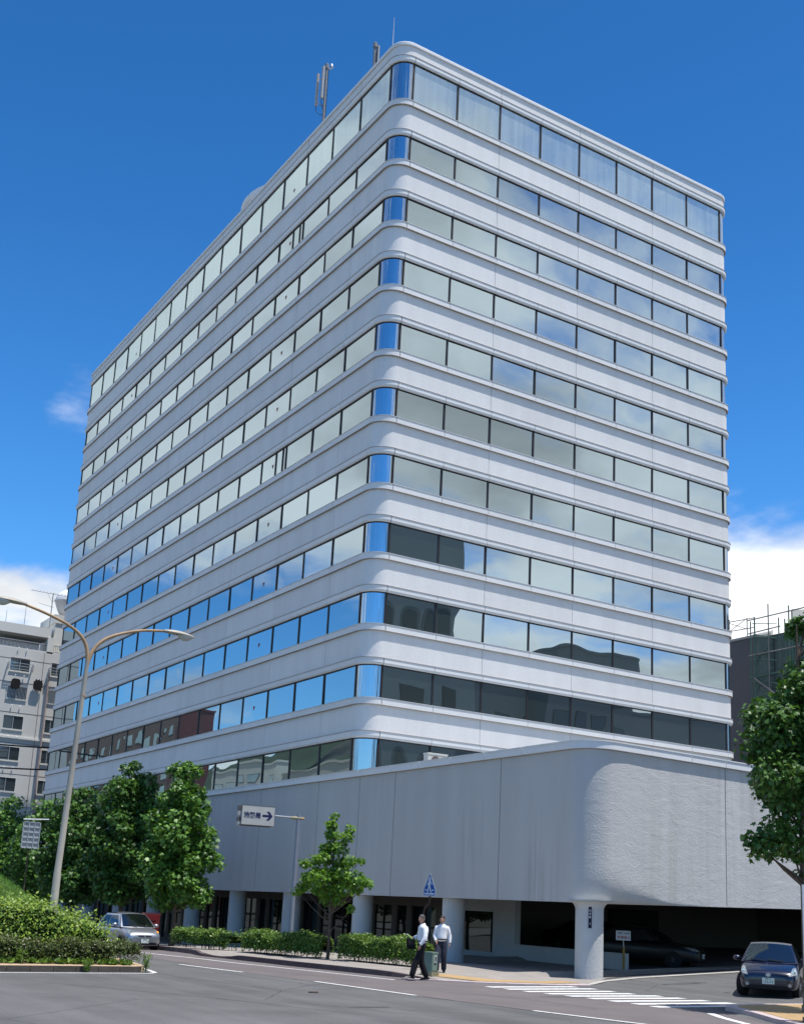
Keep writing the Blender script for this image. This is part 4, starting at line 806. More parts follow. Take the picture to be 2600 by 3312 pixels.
# hedges
def hedge(pts, w, h, label, m, n, group=None, size=.06, name='hedge', stems=True, top=None, side=1, shape=OVAL, rough=.07):
    """pts: front foot line of the hedge; it is w deep behind that line"""
    t = empty(name, (pts[0][0], pts[0][1], 0), 0, label, 'hedge', group); ox, oy = pts[0]
    P_ = [Vector(p) for p in pts]; Ls = [0]
    for a, c in zip(P_, P_[1:]): Ls.append(Ls[-1] + (c - a).length)
    T = rng.uniform(0, 1, n) * Ls[-1]; u = rng.uniform(0, 1, n); v = rng.uniform(0, 1, n); face = rng.uniform(0, 1, n)
    C = np.zeros((n, 3)); O = np.zeros((n, 3))
    for i in range(n):
        s = T[i]; k = max(j for j in range(len(Ls) - 1) if Ls[j] <= s + 1e-6); a, c = P_[k], P_[k + 1]; d = (c - a).normalized(); q = a + d * (s - Ls[k]); nn = Vector((-d.y, d.x)) * side
        H = h * (1 + .07 * math.sin(s * 3.1) + .05 * math.sin(s * 7.3 + 1)) if top is None else top(s)
        zb = .15 + (.17 if stems else 0)
        if face[i] < .42: dd, zz, o = u[i] * w, H, (0, 0, 1)
        elif face[i] < .84: dd, zz, o = 0, lerp(zb, H, v[i] ** .8), (-nn.x, -nn.y, .2)
        elif face[i] < .92: dd, zz, o = w, lerp(zb, H, v[i]), (nn.x, nn.y, .2)
        else: dd, zz, o = u[i] * w, lerp(zb, H, v[i]), (0, 0, .5)
        edge = min(s, Ls[-1] - s); zz = zz - .12 * max(0, 1 - edge / .25)
        if face[i] < .42: zz -= .10 * max(0, 1 - min(dd, w - dd) / .12)
        C[i] = (q.x + nn.x * dd - ox, q.y + nn.y * dd - oy, zz); O[i] = o
    C += rng.normal(0, rough * .8, (n, 3)); leaves('foliage', C, size, m, t, shape=shape, outward=O, flat=.2)
    # dark box stands in for dense growth, inner shade in its colour; then stems
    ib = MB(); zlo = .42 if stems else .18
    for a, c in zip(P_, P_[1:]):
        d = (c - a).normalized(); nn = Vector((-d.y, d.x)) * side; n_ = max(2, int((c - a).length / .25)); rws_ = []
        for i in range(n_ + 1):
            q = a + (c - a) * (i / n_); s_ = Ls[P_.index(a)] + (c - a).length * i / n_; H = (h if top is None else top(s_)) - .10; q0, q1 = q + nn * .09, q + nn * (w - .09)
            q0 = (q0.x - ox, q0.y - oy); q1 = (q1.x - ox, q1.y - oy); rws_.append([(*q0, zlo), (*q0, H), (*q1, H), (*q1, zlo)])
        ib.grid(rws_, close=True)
    ib.build('inner_shade_box', mat('hedge_inner_shade', (.018, .028, .009), .95, var=.5, vscale=14), t, fix=False)
    b = MB()
    for k in range(int(Ls[-1] / .09)):
        s = k * .09 + random.uniform(0, .05); kk = max(j for j in range(len(Ls) - 1) if Ls[j] <= s); d = (P_[kk + 1] - P_[kk]).normalized(); q = P_[kk] + d * min(s - Ls[kk], (P_[kk + 1] - P_[kk]).length); nn = Vector((-d.y, d.x)) * side
        dd = random.uniform(.12, .85) * w; dx, dy = random.uniform(-.12, .12), random.uniform(-.12, .12)
        b.tube([(q.x + nn.x * dd - ox, q.y + nn.y * dd - oy, .1), (q.x + nn.x * dd + dx - ox, q.y + nn.y * dd + dy - oy, .1 + (h - .1) * .8)], [.013, .007], 4, caps=False)
    b.build('stems', m_bark, t, fix=False); return t
HG = 'clipped hedges along the pavement edge'
hedge([(-8.22, -4.75), (-7.5, -6.5), (-6.75, -8.1)], .8, .86, 'clipped green hedge in the middle, under the hanging road sign', m_leafh, 13000, HG, size=.085)
hedge([(-6.45, -8.95), (-5.95, -11.0), (-5.6, -12.75)], .8, .93, 'clipped green hedge reaching to the walking men', m_leafh, 14000, HG, size=.085)
hedge([(-9.05, .2), (-8.7, -1.8), (-8.35, -3.6)], .8, .74, 'clipped green hedge beside the silver car', m_leafh, 8000, HG, size=.085)
hedge([(-34, -14.15), (-20, -14.0), (-15.5, -13.75)], .75, .72, 'low browned hedge along the front of the planted island', m_leafb, 26000, size=.07, name='low_hedge')
hedge([(-30, -12.75), (-15.95, -12.6)], 2.6, 1.5, 'bushy golden green hedge on the planted island around the lamp post', m_leafy, 32000, size=.10, name='golden_hedge', stems=False, top=lambda s: 1.50 + .14 * math.sin(s * 2.3) + .07 * math.sin(s * 5.1 + 2) - .75 * max(0, (s - 12.6) / 1.45) ** 1.6 * 1.0, rough=.19)
# weeds and grass
def tufts(name, spots, n, hgt_, m, label, spread=.12, shape=BLADE, wmul=1.0):
    C = []; O = []
    for (x, y, z, r, hh) in spots:
        for _ in range(n):
            a = random.uniform(0, 6.28); q = abs(random.gauss(0, r)); C.append((x + q * math.cos(a), y + q * math.sin(a), z + random.uniform(.2, .5) * hh))
    o = leaves(name, C, hgt_, m, None, shape=shape, flat=.0, droop=-1.2); tag(o, label, 'weeds', kind='stuff'); return o
sp = [(random.uniform(-21, -15.5), -14.05 + random.uniform(-.1, .08), .16, .07, .2) for _ in range(34)]
tufts('weeds', sp, 55, .13, m_leafh, 'green weeds growing along the foot of the low browned hedge', shape=OVAL)
def weed(x, y, z, h, label):
    t = empty('weed', (x, y, z), 0, label, 'weed')
    b = MB(); C = []
    for k in range(7):
        a = random.uniform(0, 6.28); r = random.uniform(.03, .16); hh = h * random.uniform(.6, 1); b.tube([(0, 0, 0), (r * .4 * math.cos(a), r * .4 * math.sin(a), hh * .5), (r * math.cos(a), r * math.sin(a), hh)], [.008, .006, .003], 4)
        for j in range(26): s = random.uniform(.15, 1); C.append((r * s * math.cos(a) + random.gauss(0, .035), r * s * math.sin(a) + random.gauss(0, .035), hh * s))
    b.build('stem', m_grass, t, fix=False); leaves('leaf_cluster', C, .095, m_leafh, t, shape=[(0, -.5), (.11, -.1), (0, .5), (-.11, -.1)], flat=.1)
    return t
weed(-17.35, -14.88, .0, .42, 'bushy weed sprouting from the island kerb below the hedge')
weed(-15.62, -14.62, .0, .55, 'upright weed at the very nose of the planted island')
weed(-18.9, -14.2, .15, .4, 'weed in front of the low hedge near the left edge')
# grassy mound
b = MB(); rws = []
for i in range(15):
    r = i / 14; rws.append([(-19.9 + 4.9 * r * math.cos(a), -6.6 + 4.5 * r * math.sin(a), .15 + 2.75 * (1 - r ** 2) ** 1.15) for a in [2 * math.pi * k / 36 for k in range(36)]])
b.grid(rws, True); mound = struct(b.build('mound', mat('mound_earth', (.05, .09, .02), .95, var=.2, vscale=2), smooth=True))
r = np.sqrt(rng.uniform(0, 1, 26000)); a = rng.uniform(0, 6.283, 26000)
C = np.stack([-19.9 + 4.9 * r * np.cos(a), -6.6 + 4.5 * r * np.sin(a), .20 + 2.75 * (1 - r ** 2) ** 1.15], 1)
tag(leaves('mound_grass', C, .24, m_grass, None, shape=BLADE, flat=.0, droop=-1.6), 'long bright green grass covering the mound on the island', 'grass', kind='stuff')

# ------------------------------------------------------------------ street furniture
m_pole = mat('weathered_lamp_paint', (.33, .31, .27), .55, var=.12, vscale=3, stretch=(1, 1, .4), metal=.1)
m_rust = mat('rusty_tan_paint', (.36, .24, .14), .6, var=.2, vscale=3)
lp = empty('street_lamp', (-17.42, -11.5, .16), 0, 'tall grey double armed street lamp rising from the planted island', 'street lamp')
H = 8.75
MB().tube([(0, 0, 0), (0.01, 0, 2.4), (0.01, 0, 2.42), (.10, 0, 5.5), (.20, 0, H)], [.125, .108, .098, .085, .065], 14).build('pole', m_pole, lp, smooth=True)
MB().lathe([(.15, 0), (.15, .1), (.135, .14)], (0, 0, 0), 14).build('base', m_pole, lp)
MB().box(-.005, -.135, .9, .10, -.10, 1.4).build('hatch', m_pole, lp); MB().lathe([(.075, 0), (.078, .03), (.075, .06)], (.175, 0, 7.6), 14).build('collar', m_rust, lp)
def arm(pts, nm='arm'):
    P_ = [Vector(p) for p in pts]; out_ = []
    for i in range(len(P_) - 1):
        p0, p1, p2, p3 = P_[max(i - 1, 0)], P_[i], P_[i + 1], P_[min(i + 2, len(P_) - 1)]
        for k in range(6):
            t = k / 6; out_.append(.5 * ((2 * p1) + (-p0 + p2) * t + (2 * p0 - 5 * p1 + 4 * p2 - p3) * t * t + (-p0 + 3 * p1 - 3 * p2 + p3) * t ** 3))
    out_.append(P_[-1]); n = len(out_); return MB().tube(out_, [lerp(.062, .04, i / n) for i in range(n)], 10).build(nm, m_rust if nm == 'arm' else m_pole, lp, smooth=True)
arm([(.20, 0, H - .15), (.13, 0, H + .35), (-.10, 0, H + .72), (-.55, 0, H + 1.0), (-1.2, 0, H + 1.22), (-1.85, 0, H + 1.38)])
arm([(.20, 0, H - .15), (.33, 0, H + .30), (.62, 0, H + .68), (1.1, 0, H + .95), (1.8, 0, H + 1.18), (2.55, 0, H + 1.29)])
def head(x0, z0, dx, dz, sgn):
    L_ = 1.05; b = MB(); rows = []
    for i in range(13):
        t = i / 12; w = .17 * math.sin(math.pi * min(1, t * .86 + .10)) ** .7; w = max(w, .03); hh = w * .62; cxx, czz = x0 + sgn * L_ * t, z0 + dz * t
        rows.append([(cxx, w * math.cos(a), czz + hh * max(0, math.sin(a)) + (-.02) * (math.sin(a) < 0)) for a in [2 * math.pi * k / 16 for k in range(16)]])
    b.grid(rows, True); f = b.build('lamp_head', m_pole, lp, smooth=True)
    b = MB(); rows = []
    for i in range(9):
        t = .45 + .5 * i / 8; w = .15 * math.sin(math.pi * (t - .42) / .56) ** .5; rows.append([(x0 + sgn * L_ * t, w * math.cos(a), z0 + dz * t - .02 - .16 * math.sin(math.pi * (t - .42) / .56) * abs(math.sin(a))) for a in [math.pi * k / 10 for k in range(11)]])
    b.grid(rows); b.build('lens', mat('lamp_lens', (.42, .44, .42), .25, spec=.6), f, smooth=True)
head(2.5, H + 1.29, .9, -.05, 1); head(-1.8, H + 1.38, -.9, .06, -1)

# hanging direction sign
m_galv = mat('galvanised_post', (.24, .26, .31), .5, metal=.3, var=.06, vscale=5)
sg = empty('direction_sign', (-6.25, -4.75, .15), 0, 'hanging white direction sign with blue arrow on a tall grey post', 'sign')
MB().tube([(0, 0, 0), (0, 0, 5.25)], [.10, .078], 14).build('post', m_galv, sg, smooth=True)
AR = Vector((-.985, .17, 0.0)).normalized()
def ap(t, z, o=0): q = AR * t; return (q.x + o * -AR.y * -1, q.y + o * AR.x * -1, z)
MB().tube([ap(-.22, 5.10), ap(.0, 5.10), ap(1.0, 5.12)], [.045, .045, .045], 8).build('arm', m_galv, sg, smooth=True)
MB().tube([ap(-.24, 5.10), ap(-.10, 5.10)], .05, 8).build('arm_end', m_rust, sg)
MB().tube([ap(-.08, 5.10), ap(.0, 5.10), ap(.12, 5.1), ap(.34, 5.105)], [.075, .09, .075, .045], 8).build('clamp', mat('tan_clamp', (.28, .25, .17), .5), sg)
# the box of the sign faces the road
m_sgw = mat('sign_cream', (.45, .44, .42), .5, var=.05, vscale=2); m_navy = mat('sign_navy', (.012, .018, .075), .45); m_sgd = mat('sign_dark_edge', (.10, .09, .085), .5)
box = MB().box(0, -.38, -.17, 1.32, .38, .17)
bo = box.build('sign_box', m_sgw, sg); fx = -AR; place(bo, ap(2.32, 5.08), (fx.x, fx.y, 0), (0, 0, 1))
nf = MB(); e_ = .006
for (a0, b0, a1, b1) in ((0.0, -.38, 1.32, -.366), (0, .366, 1.32, .38), (0, -.38, .012, .38), (1.308, -.38, 1.32, .38)): nf.box(a0, b0, .17, a1, b1, .176)
nf.build('border', m_sgd, bo)
t_ = obj('lettering', text_mesh('法務局', .225, m_navy, .003, .008), bo, (.425, -.01, .174))
arw = MB().add([(.82, -.045, .172), (1.08, -.045, .172), (.97, -.17, .172), (1.09, -.17, .172), (1.23, 0.0, .172), (1.09, .17, .172), (.97, .17, .172), (1.08, .045, .172), (.82, .045, .172)], [(0, 1, 4, 7, 8), (1, 2, 3, 4), (4, 5, 6, 7)])
arw.build('arrow', m_navy, bo, fix=False)
for zz, mm in ((.26, m_sgd), (.04, m_sgw), (-.18, m_sgd), (-.34, m_sgw)):
    MB().box(-.10, zz - .085, -.17, -.005, zz + .085, .10).build('end_panel', mm, bo)
MB().box(-.10, -.41, -.17, 1.2, -.385, .12).build('lower_rail', m_sgd, bo)

# blue crossing sign
m_sblue = mat('sign_blue', (.008, .085, .32), .4); m_swhite = mat('sign_white', (.62, .64, .68), .45); m_brown = mat('dark_brown_pole', (.035, .018, .016), .5)
cs = empty('crossing_sign', (-6.2, -13.9, .10), 0, 'blue pentagon pedestrian crossing sign on a cranked dark brown pole', 'sign')
vx = Vector((.38, -.92, 0)).normalized()
MB().tube([(0, 0, 0), (0, 0, 1.85), (.03 * vx.x, .03 * vx.y, 1.97), (.10 * vx.x, .10 * vx.y, 2.05), (.16 * vx.x, .16 * vx.y, 2.09), (.20 * vx.x, .20 * vx.y, 2.18), (.21 * vx.x, .21 * vx.y, 3.0)], .035, 8).build('pole', m_brown, cs, smooth=True)
pen = [(-.235, 0), (.235, 0), (.235, .2), (.0, .74), (-.235, .2)]
pb = MB().prism([(x, y) for x, y in pen], 2, -.006, .0).build('sign_plate', m_swhite, cs); yv = Vector((-.92, -.38, 0))
place(pb, (.21 * vx.x + yv.x * .05, .21 * vx.y + yv.y * .05, 2.35), (vx.x, vx.y, 0), (0, 0, 1))
MB().prism([(-.218, .018), (.218, .018), (.218, .196), (0, .70), (-.218, .196)], 2, .0, .003).build('blue_field', m_sblue, pb)
fig = MB().prism([(-.19, .05), (.19, .05), (.19, .095), (-.19, .095)], 2, .003, .006)
def limb(p, q, w): 
    d = Vector(q) - Vector(p); nn = Vector((-d.y, d.x)).normalized() * w / 2; fig.add([(p[0] + nn.x, p[1] + nn.y, .005), (p[0] - nn.x, p[1] - nn.y, .005), (q[0] - nn.x, q[1] - nn.y, .005), (q[0] + nn.x, q[1] + nn.y, .005)], [(0, 1, 2, 3)])
fig.prism([(.0 + .028 * math.cos(a), .565 + .035 * math.sin(a)) for a in [2 * math.pi * k / 10 for k in range(10)]], 2, .003, .0055)
limb((0, .54), (-.01, .33), .075); limb((-.01, .36), (-.075, .115), .04); limb((-.01, .36), (.06, .12), .04); limb((-.02, .48), (-.085, .33), .03); limb((.01, .48), (.10, .36), .03); limb((.04, .12), (.09, .12), .02)
limb((-.165, .19), (-.12, .19), .04); limb((.10, .19), (.165, .19), .04); fig.build('walking_figure', m_swhite, pb, fix=False)
# small grid panel lamp hung over the trees' edge
gp_ = empty('hanging_grid_panel', (-14.62, 0.0, .15), 0, 'small hanging grid panel under a white tube in front of the left trees', 'sign')
MB().tube([(-.55, .3, -.3), (-.55, .3, 4.62)], .025, 8).build('post', m_bark, gp_); MB().tube([(.02, .0, 4.56), (-.95, 0, 4.50)], .022, 8).tube([(-.55, .3, 4.52), (-.55, 0, 4.52)], .022, 6).build('tube_arm', m_swhite, gp_)
pn = MB().box(-.94, -.02, 3.42, -.28, .03, 4.42).build('back_panel', m_grey, gp_)
b = MB()
for k in range(4): b.box(-.94 + k * .213, -.05, 3.42, -.915 + k * .213, -.02, 4.42)
for k in range(6): b.box(-.94, -.05, 3.42 + k * .195, -.28, -.02, 3.445 + k * .195)
b.build('rib', m_alu, pn)
# utility cabinet
ub = empty('utility_cabinet', (-6.98, -15.55, .06), R_(28), 'grey green utility cabinet on a low concrete base behind the walking man', 'cabinet')
m_ug = mat('grey_green_paint', (.13, .20, .17), .5, var=.06, vscale=3)
MB().box(-.23, -.19, 0, .23, .19, .14).build('plinth', mat('mossy_concrete', (.22, .20, .13), .9, var=.2, vscale=5), ub)
MB().box(-.18, -.15, .14, .18, .15, .68).build('casing', m_ug, ub); MB().box(-.20, -.17, .68, .20, .17, .72).build('lid', m_ug, ub)
dr = MB().box(-.16, -.162, .18, .16, -.148, .66).build('door', m_ug, ub); MB().box(-.04, -.17, .42, .08, -.16, .62).build('notice', m_swhite, dr); MB().box(-.02, -.175, .445, .06, -.168, .595).build('notice_print', m_black, dr); MB().box(-.05, -.171, .36, .09, -.161, .39).build('label_strip', m_black, dr)
# number plate on the corner column
npz = empty('address_plate', (0, 0, 0), 0, 'narrow dark blue address plate fixed to the corner column', 'plate')
da = Vector((-.62, -.784, 0)); px_, py_ = -.30 + da.x * .487, -15.1 + da.y * .487
pp_ = MB().box(-.055, -.36, 0, .055, .36, .012).build('plate', mat('address_navy', (.008, .006, .03), .5), npz); place(pp_, (px_, py_, 2.04), (-da.y, da.x, 0), (0, 0, 1))
obj('lettering', text_mesh('万\n才\n町\n\n7', .085, m_swhite, .002, .002, space=1.25), pp_, (0, -.01 + .0, .014))
# notice board on a stand
nb = empty('notice_stand', (3.2, -12.95, hgt(3.2)), R_(-32), 'small white notice on a thin leaning stand beside the low wall', 'sign')
MB().tube([(.07, 0, .05), (.0, 0, 1.15)], .016, 6).build('stem', m_swhite, nb); MB().box(-.02, -.03, .05, .06, .02, .85).build('yellow_post', mat('ochre_post', (.30, .19, .04), .6), nb)
MB().tube([(-.15, 0, .02), (.35, 0, .02)], .015, 5).tube([(.07, -.15, .02), (.07, .2, .02)], .015, 5).build('foot', m_swhite, nb)
bd = MB().box(-.27, -.012, 1.08, .27, .0, 1.42).build('board', m_swhite, nb)
for tx, zz, cc, sz in (('関係者以外', 1.325, m_sgd, .088), ('駐車禁止', 1.175, mat('sign_red', (.35, .02, .02), .5), .115)):
    l_ = obj('lettering', text_mesh(tx, sz, cc, .002, .002), bd); place(l_, (0.02, -.016, zz), (1, 0, 0), (0, 0, 1))
# red post box
pbx = empty('post_box', (-8.05, 5.4, hgt(-7, 5.6) + .12), R_(-8), 'red post box half hidden behind the silver car', 'post box')
m_red = mat('post_box_red', (.55, .03, .025), .4)
MB().box(-.33, -.25, .35, .33, .25, 1.35).build('casing', m_red, pbx); MB().prism([(-.29, 1.35), (.29, 1.35), (.25, 1.43), (-.25, 1.43)], 0, -.36, .36).build('hood', mat('post_box_red_light', (.6, .12, .10), .4), pbx)
MB().box(-.12, -.12, 0, .12, .12, .35).build('foot', m_grey, pbx); MB().box(-.18, -.262, 1.05, .18, -.25, 1.10).build('slot', m_black, pbx); MB().box(-.06, -.262, .85, .06, -.25, .95).build('notice', m_swhite, pbx)
# white panel and block wall at the right edge
rp = empty('white_panel', (-6.20, -29.15, .1), R_(-32), 'tall white panel standing at the right edge by the blue car', 'panel')
MB().box(-.22, -.03, .95, .6, .03, 2.85).build('panel', mat('panel_white', (.62, .63, .64), .5), rp); MB().box(-.18, -.03, 0, -.12, .03, .95).box(.5, -.03, 0, .56, .03, .95).build('leg', m_alu, rp)
bw = empty('block_planter', (-6.42, -29.25, .1), R_(-32), 'stack of grey planter blocks at the right edge under the white panel', 'planter')
m_blk = mat('stained_block', (.12, .11, .10), .9, var=.3, vscale=6, bump=.4, bscale=20, obj_var=.25); bme = MB().box(-.095, -.09, 0, .095, .09, .115).mesh('block', m_blk)
for r_ in range(8):
    for k in range(5): obj('block', bme, bw, (-.1 + k * .2 + .1 * (r_ % 2) + random.uniform(-.008, .008), random.uniform(-.012, .012), .0 + r_ * .122))
# small litter and patches on the road
m_crk = mat('tar_seam', (.035, .034, .034), .8)
def seam(pts, w):
    q = []
    for p, c in zip(pts, pts[1:]):
        for k in range(14): t = k / 14; q.append((lerp(p[0], c[0], t) + random.gauss(0, .025), lerp(p[1], c[1], t) + random.gauss(0, .025)))
    struct(strip(q + [pts[-1]], w, .006).build('tar_seam', m_crk, fix=False))
seam([(-11.35, -21.8), (-10.9, -25.2), (-10.2, -29)], .025); seam([(-13.4, -14.2), (-12.7, -17.6), (-12.4, -20.2)], .02); seam([(-19.5, -18.5), (-17.0, -22.5), (-15.5, -26)], .022); seam([(-12.6, -9.5), (-11.2, -13.5), (-10.2, -17)], .022); seam([(-10.2, -19.8), (-8.8, -22.4), (-8.6, -25)], .02)
m_pat = mat('asphalt_patch', (.075, .075, .077), .9, var=.15, vscale=2, bump=.4, bscale=40)
for x, y, a, c_ in ((-7.0, -21.9, .9, .16), (1.3, -17.9, 1.0, .2), (-14.4, -24.5, .5, .12)):
    struct(MB().add([(x + a * (1 + .2 * math.sin(k * 2.3)) * math.cos(k * math.pi / 8), y + c_ * (1 + .3 * math.sin(k * 1.7)) * math.sin(k * math.pi / 8), .0055 + hgt(x + a * math.cos(k * math.pi / 8), y)) for k in range(16)], [tuple(range(16))]).build('asphalt_patch', m_pat, fix=False))
tag(MB().tube([(-14.0, -21.0, .02), (-13.9, -21.05, .025), (-13.75, -21.02, .02)], .02, 5).build('twig', m_bark), 'small dark twig lying on the asphalt left of the lane dash', 'twig')

# ------------------------------------------------------------------ vehicles
from mathutils.bvhtree import BVHTree
m_cglass = glass_mat('car_glass', (.35, .45, .52), .26, (.006, .008, .008), wob=0.0)
m_chrome = mat('chrome', (.75, .75, .75), .12, metal=1.0)
m_plate = mat('plate_white', (.62, .65, .62), .5); m_pgreen = mat('plate_green', (.02, .14, .06), .5)
m_tyre = mat('tyre', (.014, .014, .014), .8); m_headl = mat('headlamp_glass', (.30, .33, .34), .08, spec=.9, coat=1.0, metal=.3)
def car(S, label, name='parked_car', group=None):
    t = empty(name, S['loc'], S['rz'], label, 'car', group); L_, W_, Hh = S['L'], S['W'], S['H']; paint = S['paint']
    ft, rt = S['hood']   # list of (x, ztop, halfwidth, zbottom)
    rows = []
    for (x, zt, w, zb) in S['st']:
        zm = lerp(zb, zt, .55)
        half = [(0, zt + .03), (w * .5, zt + .022), (w * .80, zt), (w * .93, zt - .05), (w * .985, lerp(zt, zm, .5)), (w, zm), (w * .985, lerp(zm, zb, .5)), (w * .95, zb + .05), (w * .86, zb), (0, zb)]
        ring = [(x, y, z) for y, z in half] + [(x, -y, z) for y, z in half[-2:0:-1]]; rows.append(ring)
    b = MB().grid(rows, True); m_ = len(rows[0]); b.f.append(tuple(range(m_))); k = (len(rows) - 1) * m_; b.f.append(tuple(k + i for i in range(m_))[::-1])
    body = b.build('body', paint, t, smooth=True, angle=50); md = body.modifiers.new('s', 'SUBSURF'); md.levels = md.render_levels = 2
    dg = bpy.context.evaluated_depsgraph_get(); em = bpy.data.meshes.new_from_object(body.evaluated_get(dg)); body.modifiers.clear(); body.data = em; em.shade_smooth()
    bv = BVHTree.FromPolygons([v.co[:] for v in em.vertices], [p.vertices[:] for p in em.polygons])
    # greenhouse
    fb, fr, rb, rr, wb, wr, zb_, zr = S['fb'], S['fr'], S['rb'], S['rr'], S['wb'], S['wr'], S['zb'], S['H']
    def ws(u, v, off=0):     # windscreen
        x = lerp(fb + .16 * (1 - u * u), fr + .07 * (1 - u * u), v); y = lerp(wb, wr, v) * u; z = lerp(zb_ - .02, zr - .05, v) + .03 * math.sin(math.pi * v) + .035 * v * (1 - u * u); return (x + off, y, z + off)
    def rw(u, v, off=0):
        x = lerp(rb - .10 * (1 - u * u), rr - .05 * (1 - u * u), v); y = lerp(wb, wr, v) * u; z = lerp(zb_, zr - .06, v) + .035 * v * (1 - u * u); return (x - off, y, z + off)
    def sd(s, u, v, off=0):
        x = lerp(lerp(rb, fb, u), lerp(rr, fr, u), v); y = lerp(wb, wr, v) + .02 * math.sin(math.pi * v) + .015 * math.sin(math.pi * u); z = lerp(zb_ - .02, lerp(zr - .06, zr - .05, u), v) ; return (x, s * (y + off), z)
    g1 = MB(); n = 10
    g1.grid([[ws(-1 + 2 * i / n, j / 6) for i in range(n + 1)] for j in range(7)]); g1.grid([[rw(-1 + 2 * i / n, j / 6) for i in range(n + 1)] for j in range(7)])
    for s in (-1, 1): g1.grid([[sd(s, i / n, j / 6) for i in range(n + 1)] for j in range(7)])
    g1.build('cabin', paint, t, smooth=True, fix=False)
    rf_ = MB(); rf_.grid([[(lerp(lerp(rr, fr, i / 10) , lerp(rr - .05, fr + .07, i / 10), 1 - u * u), wr * u * (1 + 0), zr - .055 + .035 * (1 - u * u) + .045 * math.sin(math.pi * i / 10)) for u in [-1 + 2 * j / 8 for j in range(9)]] for i in range(11)]); rf_.build('roof', paint, t, smooth=True, fix=False)
    MB().grid([[ws(-.92 + 1.84 * i / n, .05 + .90 * j / 6, .010) for i in range(n + 1)] for j in range(7)]).build('windscreen', m_cglass, t, smooth=True, fix=False)
    MB().grid([[rw(-.86 + 1.72 * i / n, .1 + .76 * j / 6, .010) for i in range(n + 1)] for j in range(7)]).build('rear_window', m_cglass, t, smooth=True, fix=False)
    for s in (-1, 1):
        for a, c in ((.06, .46), (.50, .90)): MB().grid([[sd(s, lerp(a, c, i / 6), .10 + .78 * j / 5, .010) for i in range(7)] for j in range(6)]).build('side_window', m_cglass, t, smooth=True, fix=False)
    # wheels
    for x in (S['ax'][0], S['ax'][1]):
        for s in (-1, 1):
            steer = S.get('steer', 0) if x > 0 else 0; y = s * (W_ / 2 - .115); wh = empty('wheel', (x, y, .31), R_(steer)); wh.parent = t
            T = Matrix.Rotation(R_(90), 4, 'X'); MB().lathe([(.19, -.10), (.30, -.105), (.31, -.08), (.31, .08), (.30, .105), (.19, .10)], (0, 0, 0), 28).xf(T).build('tyre', m_tyre, wh, smooth=True)
            r = MB().lathe([(.19, -.03), (.20, .03)], (0, 0, 0), 20)
            for k in range(7): a = 2 * math.pi * k / 7; r.tube([(.03 * math.cos(a), .03 * math.sin(a), -s * .085), (.19 * math.cos(a), .19 * math.sin(a), -s * .075)], .022, 4)
            r.lathe([(.19, -s * .06), (.205, -s * .09), (.205, -s * .1)], (0, 0, 0), 20, caps=False); r.xf(T).build('rim', m_alu, wh)
            MB().lathe([(.365, 0), (.365, .10)], (0, 0, 0), 28).xf(Matrix.Translation((x, s * (W_ / 2 - .105) , .34)) @ T).xf(Matrix.Translation((0, .05 + (-.0), 0))).build('wheel_arch', m_black, t)
    def hit(y, z, off=.006):
        h = bv.ray_cast(Vector((6, y, z)), Vector((-1, 0, 0))); return ((h[0].x if h[0] else L_ / 2) + off, y, z)
    def decal(nm, q, m, off=.006, n=8, par=None):     # quad given as (y, z) corners, laid on the nose
        rows = [[hit(lerp(lerp(q[0][0], q[1][0], i / n), lerp(q[3][0], q[2][0], i / n), j / n), lerp(lerp(q[0][1], q[1][1], i / n), lerp(q[3][1], q[2][1], i / n), j / n), off) for i in range(n + 1)] for j in range(n + 1)]
        return MB().grid(rows).build(nm, m, par or t, smooth=True, fix=False)
    for s in (-1, 1):
        hl_ = [(s * y, z) for y, z in S['headlight']]; h_ = decal('headlight', hl_, m_headl, .012); c = (sum(p[0] for p in hl_) / 4, sum(p[1] for p in hl_) / 4 - .03); hp = hit(c[0], c[1], -.0)
        MB().lathe([(.055, 0), (.05, .018), (.02, .02)], (0, 0, 0), 14).xf(Matrix.Translation((hp[0] + .004, c[0], c[1])) @ Matrix.Rotation(R_(90), 4, 'Y')).build('bulb', m_chrome, h_)
        mx_, mz = S['mirror']; MB().grid([[(mx_ + .09 * math.cos(p) * math.cos(a) , s * (W_ / 2 + .08 + .115 * math.cos(p) * math.sin(a) * 1.0), mz + .075 * math.sin(p)) for a in [2 * math.pi * k / 12 for k in range(12)]] for p in [math.pi * (j / 6 - .5) for j in range(7)]], True).build('mirror', paint, t, smooth=True)
        if 'fog' in S: y, z = S['fog']; hp = hit(s * y, z); MB().lathe([(.05, -.01), (.05, .01)], (0, 0, 0), 14).xf(Matrix.Translation(hp) @ Matrix.Rotation(R_(90), 4, 'Y')).build('fog_lamp', m_headl, t)
    for q, m in S.get('decals', []): decal('grille', q, m, .008)
    py, pz = S['plate']; hp = hit(py, pz); p_ = MB().box(0, -.165, -.0825, .012, .165, .0825).build('number_plate', m_plate, t, (hp[0] + .01, py, pz))
    for tx, yy_, zz_, sz in S['plate_text']:
        l_ = obj('lettering', text_mesh(tx, sz, m_pgreen, .001, .0015), p_); place(l_, (.0145, yy_, zz_), (0, 1, 0), (0, 0, 1))
    wp = MB()
    for y0 in (-.05, .45): wp.tube([ws((y0 - .05) / wb, .03, .03), ws((y0 - .5) / wb, .10, .03)], .012, 5)
    wp.build('wiper', m_black, t)
    return t, hit
blue = mat('deep_blue_paint', (.003, .005, .022), .25, coat=.7, spec=.5)
silver = mat('silver_paint', (.36, .38, .43), .32, metal=.8, coat=.6)
blackp = mat('black_paint', (.006, .006, .007), .35, coat=.12, spec=.3)
def stations(L_, W_, prof): return [(x, z, w * W_ / 2, zb) for x, z, w, zb in prof]
